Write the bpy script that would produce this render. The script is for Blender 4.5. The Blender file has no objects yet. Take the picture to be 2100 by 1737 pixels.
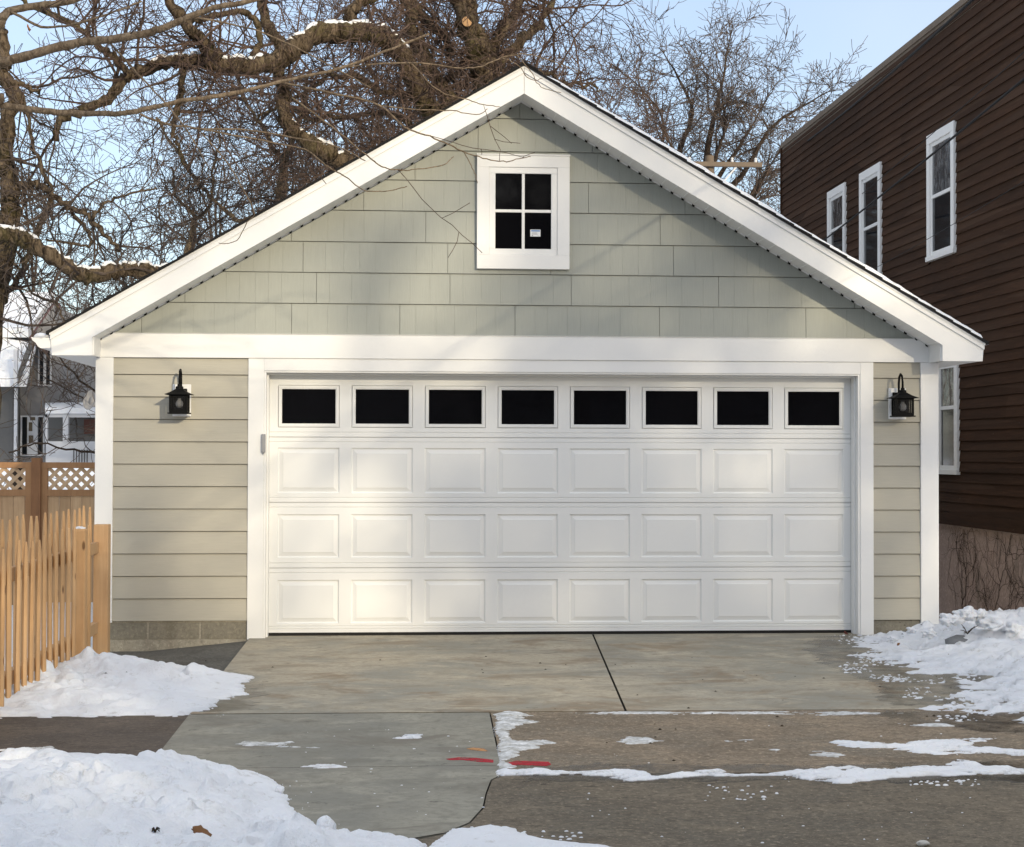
import bpy, math, random
import numpy as np
from mathutils import Vector, Matrix
R = random.Random(7)
S = bpy.context.scene
C = S.collection
rad = math.radians

# ------------------------------------------------------------------ camera
F_PX, CX, CY, D, H = 3400.0, 1050.0, 868.5, 13.6, 1.5      # measured on a 2100 px wide copy
yaw, pitch, roll = math.atan(240/F_PX), math.atan(62/F_PX), 0.0025
Fw = Vector((math.sin(yaw)*math.cos(pitch), math.cos(yaw)*math.cos(pitch), math.sin(pitch)))
Rt0 = Fw.cross(Vector((0, 0, 1))).normalized(); Up0 = Rt0.cross(Fw)
Rt = Rt0*math.cos(roll)+Up0*math.sin(roll); Up = Up0*math.cos(roll)-Rt0*math.sin(roll)
CAM = Vector((0, -D, H))
cd = bpy.data.cameras.new('camera'); cam = bpy.data.objects.new('camera', cd); C.objects.link(cam)
m = Matrix((Rt, Up, -Fw)).transposed().to_4x4(); m.translation = CAM
cam.matrix_world = m
cd.sensor_fit = 'HORIZONTAL'; cd.sensor_width = 36; cd.lens = 36*F_PX/2100
cd.clip_start = 0.1; cd.clip_end = 2000
S.camera = cam

def ray(u, v): return Fw*F_PX + Rt*(u-CX) - Up*(v-CY)
def at(u, v, y): d = ray(u, v); return CAM + d*((y-CAM.y)/d.y)     # where a sight line meets the upright plane y
def atx(u, v, x): d = ray(u, v); return CAM + d*((x-CAM.x)/d.x)
def gd(u, v, z=0.0): d = ray(u, v); return CAM + d*((z-CAM.z)/d.z)

# ------------------------------------------------------------------ object helpers
def tag(o, label, cat, group=None, kind=None):
    if label: o['label'] = label
    if cat: o['category'] = cat
    if group: o['group'] = group
    if kind: o['kind'] = kind
    return o
def empty(name, loc, label, cat, group=None):
    o = bpy.data.objects.new(name, None); C.objects.link(o); o.location = loc
    o.empty_display_size = .2
    return tag(o, label, cat, group)
def world_origin(o):
    v = Vector((0, 0, 0))
    while o: v = v + Vector(o.location); o = o.parent
    return v
class MB:
    def __init__(s): s.v = []; s.f = []
    def quad(s, a, b, c, d): n = len(s.v); s.v += [a, b, c, d]; s.f.append((n, n+1, n+2, n+3)); return s
    def poly(s, pts): n = len(s.v); s.v += list(pts); s.f.append(tuple(range(n, n+len(pts)))); return s
    def box(s, x0, x1, y0, y1, z0, z1):
        n = len(s.v)
        s.v += [(x0, y0, z0), (x1, y0, z0), (x1, y1, z0), (x0, y1, z0), (x0, y0, z1), (x1, y0, z1), (x1, y1, z1), (x0, y1, z1)]
        s.f += [tuple(n+i for i in q) for q in ((0, 3, 2, 1), (4, 5, 6, 7), (0, 1, 5, 4), (1, 2, 6, 5), (2, 3, 7, 6), (3, 0, 4, 7))]
        return s
    def prism(s, pts, a, b):            # two rings of 3D points -> closed solid; a, b offset vectors
        n = len(s.v); k = len(pts)
        s.v += [tuple(Vector(p)+Vector(a)) for p in pts]+[tuple(Vector(p)+Vector(b)) for p in pts]
        s.f.append(tuple(n+i for i in range(k))); s.f.append(tuple(n+k+i for i in reversed(range(k))))
        for i in range(k): j = (i+1) % k; s.f.append((n+i, n+j, n+k+j, n+k+i))
        return s
    def tube(s, pts, rs, n=6, cap=True, squash=1.0):
        k = len(pts)
        if k < 2: return s
        base = len(s.v)
        up = Vector((0.13, 0.31, 0.94))
        for i in range(k):
            p = pts[i]
            t = (pts[min(i+1, k-1)]-pts[max(i-1, 0)])
            if t.length_squared < 1e-12: t = Vector((0, 0, 1))
            t.normalize()
            a = t.cross(up)
            if a.length_squared < 1e-3: a = t.cross(Vector((1, 0.2, 0)))
            a.normalize(); b = a.cross(t)
            r = rs[i] if not isinstance(rs, (int, float)) else rs
            for j in range(n):
                w = 2*math.pi*j/n
                q = p+a*(r*math.cos(w))+b*(r*math.sin(w)*squash)
                s.v.append((q.x, q.y, q.z))
        for i in range(k-1):
            for j in range(n):
                j2 = (j+1) % n
                s.f.append((base+i*n+j, base+i*n+j2, base+(i+1)*n+j2, base+(i+1)*n+j))
        if cap:
            s.f.append(tuple(base+j for j in reversed(range(n)))); s.f.append(tuple(base+(k-1)*n+j for j in range(n)))
        return s
    def lathe(s, prof, c, n=20):        # prof: (r, z) list about vertical axis at c
        base = len(s.v)
        for r, z in prof:
            for j in range(n):
                w = 2*math.pi*j/n; s.v.append((c[0]+r*math.cos(w), c[1]+r*math.sin(w), c[2]+z))
        for i in range(len(prof)-1):
            for j in range(n):
                j2 = (j+1) % n; s.f.append((base+i*n+j, base+i*n+j2, base+(i+1)*n+j2, base+(i+1)*n+j))
        return s
    def build(s, name, mat, parent=None, origin=None, smooth=False, bevel=0, label=None):
        o0 = world_origin(parent) if parent else Vector(origin or (0, 0, 0))
        me = bpy.data.meshes.new(name)
        if len(s.v) > 3000:
            arr = np.array([tuple(v) for v in s.v], dtype=np.float32)-np.array(o0, dtype=np.float32)
            vv = arr.tolist()
        else: vv = [(v[0]-o0.x, v[1]-o0.y, v[2]-o0.z) for v in s.v]
        me.from_pydata(vv, [], s.f); me.update()
        me.materials.append(mat)
        if smooth: me.polygons.foreach_set('use_smooth', [True]*len(me.polygons))
        o = bpy.data.objects.new(name, me); C.objects.link(o)
        if parent: o.parent = parent
        else: o.location = o0
        if bevel:
            b = o.modifiers.new('bevel', 'BEVEL'); b.width = bevel; b.segments = 2; b.limit_method = 'ANGLE'
        if label: o['label'] = label
        return o

# ------------------------------------------------------------------ materials
def hexs(r, g, b):        # sRGB 0-255 to linear
    f = lambda c: (c/255/12.92 if c/255 <= .04045 else ((c/255+.055)/1.055)**2.4)
    return (f(r), f(g), f(b), 1)
class MT:
    def __init__(s, name, rough=.6, spec=.4):
        s.m = bpy.data.materials.new(name); s.m.use_nodes = True
        s.t = s.m.node_tree; s.n = s.t.nodes; s.b = s.n['Principled BSDF']
        s.b.inputs['Roughness'].default_value = rough
        s.b.inputs['Specular IOR Level'].default_value = spec
        g = s.n.new('ShaderNodeNewGeometry'); s.pos = g.outputs['Position']
    def L(s, a, b): s.t.links.new(a, b)
    def mapping(s, scale=(1, 1, 1), src=None, rot=(0, 0, 0)):
        k = s.n.new('ShaderNodeMapping'); k.inputs['Scale'].default_value = scale; k.inputs['Rotation'].default_value = rot
        s.L(src or s.pos, k.inputs['Vector']); return k.outputs[0]
    def noise(s, sc, det=4, rough=.55, vec=None, dist=0):
        k = s.n.new('ShaderNodeTexNoise'); k.inputs['Scale'].default_value = sc; k.inputs['Detail'].default_value = det
        k.inputs['Roughness'].default_value = rough; k.inputs['Distortion'].default_value = dist
        s.L(vec or s.pos, k.inputs['Vector']); return k.outputs['Fac']
    def vor(s, sc, vec=None, feat='F1', out='Distance'):
        k = s.n.new('ShaderNodeTexVoronoi'); k.inputs['Scale'].default_value = sc; k.feature = feat
        s.L(vec or s.pos, k.inputs['Vector']); return k.outputs[out]
    def ramp(s, fac, stops):
        k = s.n.new('ShaderNodeValToRGB'); e = k.color_ramp.elements
        while len(e) < len(stops): e.new(.5)
        for i, (p, c) in enumerate(stops):
            e[i].position = p; e[i].color = c if isinstance(c, tuple) else (c, c, c, 1)
        s.L(fac, k.inputs['Fac']); return k.outputs['Color']
    def mix(s, fac, a, b, mode='MIX'):
        k = s.n.new('ShaderNodeMix'); k.data_type = 'RGBA'; k.blend_type = mode
        for sock, val in ((k.inputs[0], fac), (k.inputs[6], a), (k.inputs[7], b)):
            if isinstance(val, (int, float)): sock.default_value = val
            elif isinstance(val, tuple): sock.default_value = val
            else: s.L(val, sock)
        return k.outputs[2]
    def rand(s): return s.n.new('ShaderNodeObjectInfo').outputs['Random']
    def col(s, c):
        if isinstance(c, tuple): s.b.inputs['Base Color'].default_value = c
        else: s.L(c, s.b.inputs['Base Color'])
        return s
    def bump(s, h, st=.3, dist=.01):
        k = s.n.new('ShaderNodeBump'); k.inputs['Strength'].default_value = st; k.inputs['Distance'].default_value = dist
        s.L(h, k.inputs['Height']); s.L(k.outputs['Normal'], s.b.inputs['Normal']); return s
    def rough(s, r): s.L(r, s.b.inputs['Roughness']); return s

def g(c, k): return tuple(min(1, x*k) for x in c[:3])+(1,)

def paint(name, c, rough=.45, var=.05, bump=.08, bs=90):
    t = MT(name, rough)
    n = t.noise(1.6, 5, .6); n2 = t.noise(35, 3)
    c1 = t.mix(t.ramp(n, [(.3, 0.0), (.7, 1.0)]), g(c, 1-var), g(c, 1+var*.4))
    c1 = t.mix(t.ramp(n2, [(.35, 0.0), (.7, 1.0)]), c1, g(c, 1-var*.5))
    t.col(c1); t.bump(t.noise(bs, 3), bump, .004); return t.m
M = {}
M['white'] = paint('white_trim', (.80, .80, .785, 1), .45, .035, .0)
M['door'] = paint('door_white', (.80, .805, .79, 1), .4, .025, .0, 300)
def siding(name, c, grain):
    t = MT(name, .6, .3)
    v = t.mapping(grain)
    n = t.noise(1, 6, .65, v); n2 = t.noise(.9, 3)
    a = t.mix(t.ramp(n, [(.25, 0.0), (.75, 1.0)]), g(c, .93), g(c, 1.05))
    a = t.mix(t.ramp(n2, [(.3, 0.0), (.7, 1.0)]), a, t.mix(.5, a, g(c, .9)))
    t.col(a); t.bump(n, .35, .003); return t.m
M['lap'] = siding('tan_siding', (.435, .412, .345, 1), (6, 6, 90))
M['shingle'] = siding('sage_shingle', (.355, .368, .330, 1), (110, 110, 5))
# concrete
def concrete(name, c, c2, stain, speck=0.0, streak=True, sdark=.75, rough=.85):
    t = MT(name, rough, .25)
    big = t.noise(.9, 6, .62, t.mapping((1, 1.2, 1)), .8)
    a = t.mix(t.ramp(big, [(.42, 0.0), (.57, 1.0)]), c, c2)
    st = t.noise(1.4, 7, .7, t.mapping((.9, 1.3, 1), rot=(0, 0, .3)), .8)
    a = t.mix(t.ramp(st, [(.53, 0.0), (.63, .95)]), a, stain)
    if streak:
        k = t.noise(3.5, 9, .75, t.mapping((.8, 1.2, 1)), .6)
        a = t.mix(t.ramp(k, [(.36, .9), (.50, 0.0)]), a, g(c, sdark*.82))
        k = t.noise(2.3, 8, .75, t.mapping((.8, 1.4, 1), rot=(0, 0, .05)), .6)
        a = t.mix(t.ramp(k, [(.52, .0), (.64, .75)]), a, g(c, 1.2))
        k2 = t.noise(7, 6, .7, t.mapping((.8, 1.3, 1), rot=(0, 0, .06)))
        a = t.mix(t.ramp(k2, [(.335, .95), (.385, 0.0)]), a, g(c, .40))
    f = t.noise(22, 6, .8)
    a = t.mix(t.ramp(f, [(.36, .75), (.52, 0.0)]), a, g(c, .66))
    if speck:
        p = t.noise(34, 5, .8); a = t.mix(t.ramp(p, [(.53, 0.0), (.62, speck)]), a, g(c, 1.75))
        p = t.noise(40, 5, .85, t.mapping((1, 1, 1), rot=(1, 0, 0))); a = t.mix(t.ramp(p, [(.38, speck), (.47, 0.0)]), a, g(c, .32))
        p = t.noise(13, 6, .85, t.mapping((1, 1.2, 1))); a = t.mix(t.ramp(p, [(.38, speck), (.48, 0.0)]), a, g(c, .45))
    t.col(a); t.bump(t.noise(60, 5, .8), .7 if speck else .35, .006)
    return t.m
M['apron'] = concrete('apron_concrete', (.41, .36, .27, 1), (.29, .275, .225, 1), (.25, .19, .125, 1))
M['newslab'] = concrete('grey_concrete', (.285, .27, .218, 1), (.225, .217, .182, 1), (.19, .17, .135, 1), sdark=.8)
M['oldslab'] = concrete('old_concrete', (.27, .212, .148, 1), (.195, .165, .124, 1), (.155, .122, .086, 1), .7)
M['oldroad'] = concrete('worn_concrete', (.18, .148, .105, 1), (.135, .117, .088, 1), (.125, .105, .078, 1), .7)
M['walk'] = concrete('brown_concrete', (.125, .10, .078, 1), (.09, .076, .064, 1), (.07, .06, .05, 1), .4)
M['dirt'] = concrete('dark_strip', (.13, .125, .11, 1), (.09, .088, .08, 1), (.075, .068, .058, 1), .6, False)
M['joint'] = concrete('joint_dirt', (.03, .026, .02, 1), (.02, .018, .015, 1), (.02, .018, .015, 1), .3, False)
M['block'] = concrete('block_painted', (.26, .235, .18, 1), (.22, .205, .165, 1), (.19, .17, .13, 1), .3, False)
M['parge'] = concrete('parging', (.38, .35, .28, 1), (.34, .31, .25, 1), (.27, .24, .19, 1), .35, False)
M['stucco'] = concrete('stucco', (.50, .38, .33, 1), (.40, .31, .27, 1), (.30, .24, .20, 1), .3, False)
# snow
def snow(name, c, dirt=.0):
    t = MT(name, .7, .2)
    n = t.noise(3, 6, .7); a = t.mix(t.ramp(n, [(.35, 0.0), (.65, 1.0)]), g(c, .94), c)
    if dirt:
        n = t.noise(9, 6, .8); a = t.mix(t.ramp(n, [(.35, dirt), (.42, 0.0)]), a, (.42, .40, .36, 1))  # grey specks: dirt, plus small pits shaded in colour only
    t.col(a); t.b.inputs['Subsurface Weight'].default_value = .15
    t.b.inputs['Subsurface Radius'].default_value = (.03, .04, .05); t.b.inputs['Subsurface Scale'].default_value = .4
    hh = t.mix(.5, t.noise(22, 5, .65), t.noise(90, 4, .7)); t.bump(hh, .8, .03); return t.m
M['snow'] = snow('snow', (.86, .88, .91, 1), .4)
M['snowd'] = snow('trodden_snow', (.83, .85, .88, 1), .5)
def ice():
    t = MT('ice', .3, .5)
    n = t.noise(14, 6, .7, t.mapping((1, 3, 1)))
    a = t.mix(t.ramp(n, [(.40, 0.0), (.62, 1.0)]), (.36, .36, .34, 1), (.72, .74, .76, 1))
    t.col(a); t.bump(t.noise(40, 4), .4, .006); return t.m
M['ice'] = ice()
# wood
def wood(name, c, c2, knots=True):
    t = MT(name, .7, .2)
    tc = t.n.new('ShaderNodeTexCoord').outputs['Object']
    v = t.mapping((28, 28, 1.6), tc)
    r = t.rand()
    ad = t.n.new('ShaderNodeVectorMath'); ad.operation = 'ADD'
    t.L(v, ad.inputs[0]); cb = t.n.new('ShaderNodeCombineXYZ'); mm = t.n.new('ShaderNodeMath'); mm.operation = 'MULTIPLY'; mm.inputs[1].default_value = 40
    t.L(r, mm.inputs[0]); t.L(mm.outputs[0], cb.inputs[2]); t.L(cb.outputs[0], ad.inputs[1])
    n = t.noise(1, 6, .65, ad.outputs[0], .8)
    a = t.mix(t.ramp(n, [(.3, 0.0), (.7, 1.0)]), c, c2)
    a = t.mix(t.ramp(r, [(0, 0.0), (1, .55)]), a, g(c2, .72))
    if knots:
        k = t.vor(1, t.mapping((9, 9, 3.2)))
        a = t.mix(t.ramp(k, [(.07, .9), (.13, 0.0)]), a, (.09, .045, .02, 1))
    w = t.noise(3, 4, .6)
    a = t.mix(t.ramp(w, [(.4, 0.0), (.75, .4)]), a, g(c2, .6))
    t.col(a); t.bump(n, .3, .003); return t.m
M['cedar'] = wood('picket_wood', (.72, .47, .25, 1), (.58, .34, .16, 1))
M['cedar2'] = wood('fence_wood', (.66, .46, .27, 1), (.50, .31, .165, 1))
M['cedard'] = wood('post_wood', (.30, .15, .07, 1), (.22, .11, .055, 1), False)
M['cedarm'] = wood('frame_wood', (.46, .26, .125, 1), (.36, .19, .09, 1), False)
M['lattice'] = wood('lattice_wood', (.72, .52, .33, 1), (.62, .42, .25, 1), False)
M['oldwood'] = wood('weathered_wood', (.22, .175, .13, 1), (.16, .125, .095, 1), False)
# bark
def bark(name, c, c2, s=14, moss=0.0):
    t = MT(name, .9, .1)
    n = t.noise(s, 6, .75, t.mapping((1, 1, .3)), 1.2)
    a = t.mix(t.ramp(n, [(.40, 0.0), (.60, 1.0)]), c, c2)
    if moss:
        k = t.noise(1.3, 5, .7); a = t.mix(t.ramp(k, [(.5, 0.0), (.62, moss)]), a, (.10, .095, .03, 1))
    t.col(a); t.bump(n, .9, .04); return t.m
M['bark'] = bark('bark_big', (.028, .020, .013, 1), (.165, .125, .085, 1), 16, .35)
M['barkd'] = bark('bark_dark', (.03, .022, .017, 1), (.075, .055, .04, 1))
M['twig'] = bark('twig_brown', (.055, .044, .038, 1), (.115, .090, .074, 1), 5)
M['twigr'] = bark('twig_red', (.066, .047, .038, 1), (.125, .086, .068, 1), 5)
M['barkl'] = bark('bark_light', (.13, .095, .06, 1), (.24, .19, .13, 1), 20)
M['barkt'] = bark('bark_tan', (.17, .125, .085, 1), (.36, .275, .19, 1), 30)
M['cut'] = paint('cut_wood', (.50, .30, .15, 1), .8, .25)
# brown lap
def brown():
    t = MT('brown_stain', .85, .08)
    n = t.noise(1, 6, .7, t.mapping((14, 3.0, 60))); w = t.noise(1.1, 5, .7, t.mapping((1, 1, 2)))
    a = t.mix(t.ramp(n, [(.3, 0.0), (.7, 1.0)]), (.040, .021, .0125, 1), (.084, .043, .0245, 1))
    a = t.mix(t.ramp(w, [(.35, 0.0), (.75, .7)]), a, (.040, .024, .016, 1))
    k = t.vor(1, t.mapping((6, 3.3, 8.77))); a = t.mix(t.ramp(k, [(.04, .7), (.08, 0.0)]), a, (.10, .07, .05, 1))
    cc = t.n.new('ShaderNodeSeparateColor'); t.L(t.vor(1, t.mapping((.2, .38, 8.77)), out='Color'), cc.inputs[0])
    a = t.mix(t.ramp(cc.outputs[0], [(0, 0.0), (1, .42)]), a, (.016, .010, .007, 1))
    a = t.mix(t.ramp(cc.outputs[1], [(.6, 0.0), (1, .35)]), a, (.10, .062, .042, 1))
    t.col(a); t.bump(n, .5, .006); return t.m
M['brown'] = brown()
M['metal_grey'] = paint('grey_metal', (.30, .30, .31, 1), .4)
M['black'] = paint('black_metal', (.005, .005, .005, 1), .6, .2); M['black'].node_tree.nodes['Principled BSDF'].inputs['Specular IOR Level'].default_value = .12
M['rubber'] = paint('black_rubber', (.012, .011, .010, 1), .8, .2)
M['wire'] = paint('wire_black', (.008, .008, .009, 1), .95, .2)
M['hgrey'] = siding('grey_stucco', (.24, .235, .235, 1), (8, 8, 8))
M['hdark'] = siding('dark_stucco', (.13, .128, .124, 1), (8, 8, 8))
M['cream'] = siding('cream_siding', (.62, .50, .36, 1), (3, 3, 60))
M['fwhite'] = paint('far_white', (.62, .63, .65, 1), .6)
M['redbrown'] = paint('red_brown', (.13, .05, .035, 1), .6, .2)
def spray(name, c):
    t = MT(name, .85, .2); t.col(c); n = t.noise(16, 6, .8, t.mapping((1, 2, 1)))
    t.L(t.ramp(n, [(.36, .25), (.52, .92)]), t.b.inputs['Alpha']); return t.m
M['red'] = spray('red_paint', (.42, .025, .04, 1))
M['orange'] = spray('orange_paint', (.55, .28, .12, 1))
M['leaf'] = paint('leaf_brown', (.24, .115, .045, 1), .8, .35, .4, 60)
M['leafo'] = paint('leaf_orange', (.50, .20, .06, 1), .8, .3, .4, 60)
M['leafr'] = paint('leaf_red', (.10, .022, .012, 1), .7, .3, .4, 60)
M['rock'] = paint('dirty_ice', (.22, .23, .24, 1), .8, .4, .8, 20)
M['pebble'] = paint('pale_stone', (.52, .50, .45, 1), .8, .3, .6, 30)
def roofm():
    t = MT('asphalt_shingle', .95, .1); n = t.noise(120, 3, .8)
    t.col(t.mix(t.ramp(n, [(.35, 0.0), (.7, 1.0)]), (.010, .010, .011, 1), (.035, .034, .033, 1))); t.bump(n, .8, .005); return t.m
M['roof'] = roofm()
def glass(name, c, rough=.03, spec=.5):
    t = MT(name, rough, spec); t.col(c); return t.m
M['glass'] = glass('dark_glass', (.004, .004, .005, 1), .04, .28)
M['glass2'] = glass('window_glass', (.012, .014, .017, 1), .05, .4)
M['glass3'] = glass('tinted_glass', (.004, .004, .005, 1), .04, .16)
def wav():
    t = MT('reflection_glass', .08, .9)
    n = t.noise(5, 5, .6, t.mapping((1, 2, 1)), 1.5)
    t.col(t.mix(t.ramp(n, [(.45, 0.0), (.62, 1.0)]), (.03, .035, .04, 1), (.16, .165, .17, 1))); t.bump(t.noise(3, 2), .15, .05); return t.m  # pale blotches in the colour stand in for tree and sky reflections
M['reflglass'] = wav()
def lglass():
    t = MT('lantern_glass', .15, .4); t.col((.03, .03, .03, 1)); t.b.inputs['Alpha'].default_value = .3; return t.m
M['lglass'] = lglass()
M['bulb'] = paint('frosted_bulb', (.72, .72, .72, 1), .4)
M['paper'] = paint('sticker_paper', (.78, .79, .81, 1), .5, .03)
M['blue'] = paint('sticker_blue', (.10, .25, .55, 1), .5, .05)
M['ink'] = paint('sticker_ink', (.25, .26, .28, 1), .6, .05)

# ------------------------------------------------------------------ numpy noise
def _h(ix, iy, seed):
    n = (ix.astype(np.int64)*374761393 + iy.astype(np.int64)*668265263 + seed*1274126177) & 0xffffffff
    n = ((n ^ (n >> 13))*1103515245) & 0xffffffff
    n = n ^ (n >> 16)
    return (n & 0xffff)/65535.0
def vnoise(x, y, seed=0):
    ix = np.floor(x); iy = np.floor(y); fx = x-ix; fy = y-iy
    fx = fx*fx*(3-2*fx); fy = fy*fy*(3-2*fy)
    a = _h(ix, iy, seed); b = _h(ix+1, iy, seed); c = _h(ix, iy+1, seed); d = _h(ix+1, iy+1, seed)
    return (a*(1-fx)+b*fx)*(1-fy)+(c*(1-fx)+d*fx)*fy
def fbm(x, y, seed=0, o=5, g_=.5):
    s = 0; a = 1; t = 0
    for i in range(o): s = s+a*vnoise(x*2**i+17*i, y*2**i-9*i, seed+i); t += a; a *= g_
    return s/t
def worley(x, y, seed=0):
    ix = np.floor(x); iy = np.floor(y); best = np.full(x.shape, 9.); val = np.zeros(x.shape)
    for dx in (-1, 0, 1):
        for dy in (-1, 0, 1):
            cx = ix+dx; cy = iy+dy
            px = cx+_h(cx, cy, seed); py = cy+_h(cx, cy, seed+5)
            d = np.hypot(x-px, y-py); mk = d < best; best = np.where(mk, d, best); val = np.where(mk, _h(cx, cy, seed+9), val)
    return best, val
def sdpoly(X, Y, poly):     # + inside
    d = np.full(X.shape, 1e9); ins = np.zeros(X.shape, bool)
    n = len(poly)
    for i in range(n):
        x0, y0 = poly[i]; x1, y1 = poly[(i+1) % n]
        ex, ey = x1-x0, y1-y0; wx, wy = X-x0, Y-y0
        t = np.clip((wx*ex+wy*ey)/(ex*ex+ey*ey+1e-12), 0, 1)
        d = np.minimum(d, np.hypot(wx-ex*t, wy-ey*t))
        c = ((y0 <= Y) & (y1 > Y)) | ((y1 <= Y) & (y0 > Y))
        xi = x0+(Y-y0)*ex/(ey if abs(ey) > 1e-12 else 1e-12)
        ins ^= c & (X < xi)
    return np.where(ins, d, -d)
def field(name, mat, poly, hfun, res, base=0.0, edge=.05, seed=0, thr=.001, smooth=True, parent=None, ys_=0.6):
    xs = [p[0] for p in poly]; ys = [p[1] for p in poly]
    nx = int((max(xs)-min(xs)+.3)/res); ny = int((max(ys)-min(ys)+.3)/res)
    gx = min(xs)-.15+np.arange(nx)*res; gy = min(ys)-.15+np.arange(ny)*res
    X, Y = np.meshgrid(gx, gy)
    sd = sdpoly(X, Y, poly)+edge*((fbm(X*5, Y*5, seed+50, 5, .6)-.5)*2+(fbm(X*9, Y*40, seed+55, 4, .6)-.5)*ys_)
    Z = hfun(X, Y, sd)
    bz = base(X, Y) if callable(base) else np.full(X.shape, base)
    keep = Z > thr
    Zw = np.where(keep, bz+Z, bz-.012)
    idx = -np.ones(X.shape, int)
    q = keep[:-1, :-1] | keep[1:, :-1] | keep[:-1, 1:] | keep[1:, 1:]
    use = np.zeros(X.shape, bool)
    use[:-1, :-1] |= q; use[1:, :-1] |= q; use[:-1, 1:] |= q; use[1:, 1:] |= q
    idx[use] = np.arange(use.sum())
    V = np.stack([X[use], Y[use], Zw[use]], 1)
    a = idx[:-1, :-1][q]; b = idx[:-1, 1:][q]; c = idx[1:, 1:][q]; d = idx[1:, :-1][q]
    Fc = np.stack([a, b, c, d], 1)
    mb = MB(); mb.v = [tuple(p) for p in V.tolist()]; mb.f = [tuple(p) for p in Fc.tolist()]
    cx = float(X[use].mean()); cy = float(Y[use].mean())
    o = mb.build(name, mat, parent=parent, origin=(cx, cy, 0), smooth=smooth)
    return o
def sm(a, b, x): t = np.clip((x-a)/(b-a), 0, 1); return t*t*(3-2*t)

# ------------------------------------------------------------------ world and sun
SUN_AZ, SUN_EL = 24.0, 15.0           # azimuth: to the right of straight behind the camera
w = bpy.data.worlds.new("World"); S.world = w; w.use_nodes = True
nt = w.node_tree; bg = nt.nodes['Background']
sky = nt.nodes.new('ShaderNodeTexSky'); sky.sky_type = 'NISHITA'; sky.sun_disc = False
sky.sun_elevation = rad(SUN_EL); sky.air_density = 1.0; sky.dust_density = 1.2; sky.ozone_density = 2.2
# bright cloud veil added overhead to light the ground and snow, thinner lower down
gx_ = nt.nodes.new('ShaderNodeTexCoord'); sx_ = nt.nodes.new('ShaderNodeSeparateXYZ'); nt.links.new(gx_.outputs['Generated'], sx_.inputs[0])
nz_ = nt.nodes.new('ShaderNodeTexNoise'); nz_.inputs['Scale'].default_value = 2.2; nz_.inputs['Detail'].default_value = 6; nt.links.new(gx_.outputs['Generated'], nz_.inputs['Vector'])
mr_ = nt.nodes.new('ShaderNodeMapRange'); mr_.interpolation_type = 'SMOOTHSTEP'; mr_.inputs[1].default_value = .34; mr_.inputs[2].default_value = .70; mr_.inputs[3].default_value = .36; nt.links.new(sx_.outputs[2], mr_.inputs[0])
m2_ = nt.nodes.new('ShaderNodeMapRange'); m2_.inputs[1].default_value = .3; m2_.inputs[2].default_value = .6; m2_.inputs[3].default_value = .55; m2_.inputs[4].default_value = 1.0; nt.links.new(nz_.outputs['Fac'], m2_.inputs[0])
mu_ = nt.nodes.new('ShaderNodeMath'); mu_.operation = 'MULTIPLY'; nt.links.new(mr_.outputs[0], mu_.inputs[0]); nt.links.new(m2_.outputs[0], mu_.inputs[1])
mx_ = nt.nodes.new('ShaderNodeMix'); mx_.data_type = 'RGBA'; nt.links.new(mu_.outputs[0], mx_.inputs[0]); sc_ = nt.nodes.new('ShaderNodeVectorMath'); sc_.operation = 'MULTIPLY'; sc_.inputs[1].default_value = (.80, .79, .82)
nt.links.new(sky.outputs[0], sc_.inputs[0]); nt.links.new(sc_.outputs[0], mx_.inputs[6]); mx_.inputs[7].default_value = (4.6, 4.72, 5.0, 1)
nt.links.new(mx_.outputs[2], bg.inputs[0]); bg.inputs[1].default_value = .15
sdir = Vector((math.sin(rad(SUN_AZ))*math.cos(rad(SUN_EL)), -math.cos(rad(SUN_AZ))*math.cos(rad(SUN_EL)), math.sin(rad(SUN_EL))))
sky.sun_rotation = math.atan2(sdir.x, sdir.y)
ld = bpy.data.lights.new('sun', 'SUN'); ld.energy = 2.0; ld.angle = rad(.8); ld.color = (1, .86, .62)
lo = bpy.data.objects.new('sun', ld); C.objects.link(lo); lo.rotation_euler = (-sdir).to_track_quat('-Z', 'Y').to_euler(); lo.location = (10, -20, 15)
S.view_settings.view_transform = 'Standard'; S.view_settings.look = 'None'; S.view_settings.exposure = .74; S.view_settings.gamma = 1
S.cycles.max_bounces = 6; S.cycles.diffuse_bounces = 3; S.cycles.transparent_max_bounces = 8

# ------------------------------------------------------------------ ground
def gz(X, Y):
    yard = np.where(X < 1.4, -.16, -.06)
    t = sm(-3.4, -1.0, Y)
    z = -.03 + (yard+.03)*t
    z = z + (-.30+.16)*sm(1.5, 5, Y)*np.where(X < 1.4, 1, 1) - .2*sm(4.9, 6.0, X)*sm(-3, 0, Y)
    z = np.where(Y < -3.95, -.05, z)
    return z
def ground():
    gx = np.unique(np.concatenate([np.linspace(-400, -12, 12), np.arange(-12, 14, .25), np.linspace(14, 400, 12)]))
    gy = np.unique(np.concatenate([np.linspace(-400, -12, 12), np.arange(-12, 32, .25), np.linspace(32, 600, 14)]))
    X, Y = np.meshgrid(gx, gy); Z = gz(X, Y)+.05*(fbm(X*.8, Y*.8, 3)-.5)*(sm(1.0, 4, Y)+sm(2.7, 4, -X)*sm(-3.6, -2, Y))
    ny, nx = X.shape; I = np.arange(nx*ny).reshape(ny, nx)
    mb = MB(); mb.v = [tuple(p) for p in np.stack([X.ravel(), Y.ravel(), Z.ravel()], 1).tolist()]
    mb.f = [tuple(p) for p in np.stack([I[:-1, :-1].ravel(), I[:-1, 1:].ravel(), I[1:, 1:].ravel(), I[1:, :-1].ravel()], 1).tolist()]
    return tag(mb.build('ground', M['snow'], smooth=True), None, None, None, 'structure')
ground()
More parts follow.
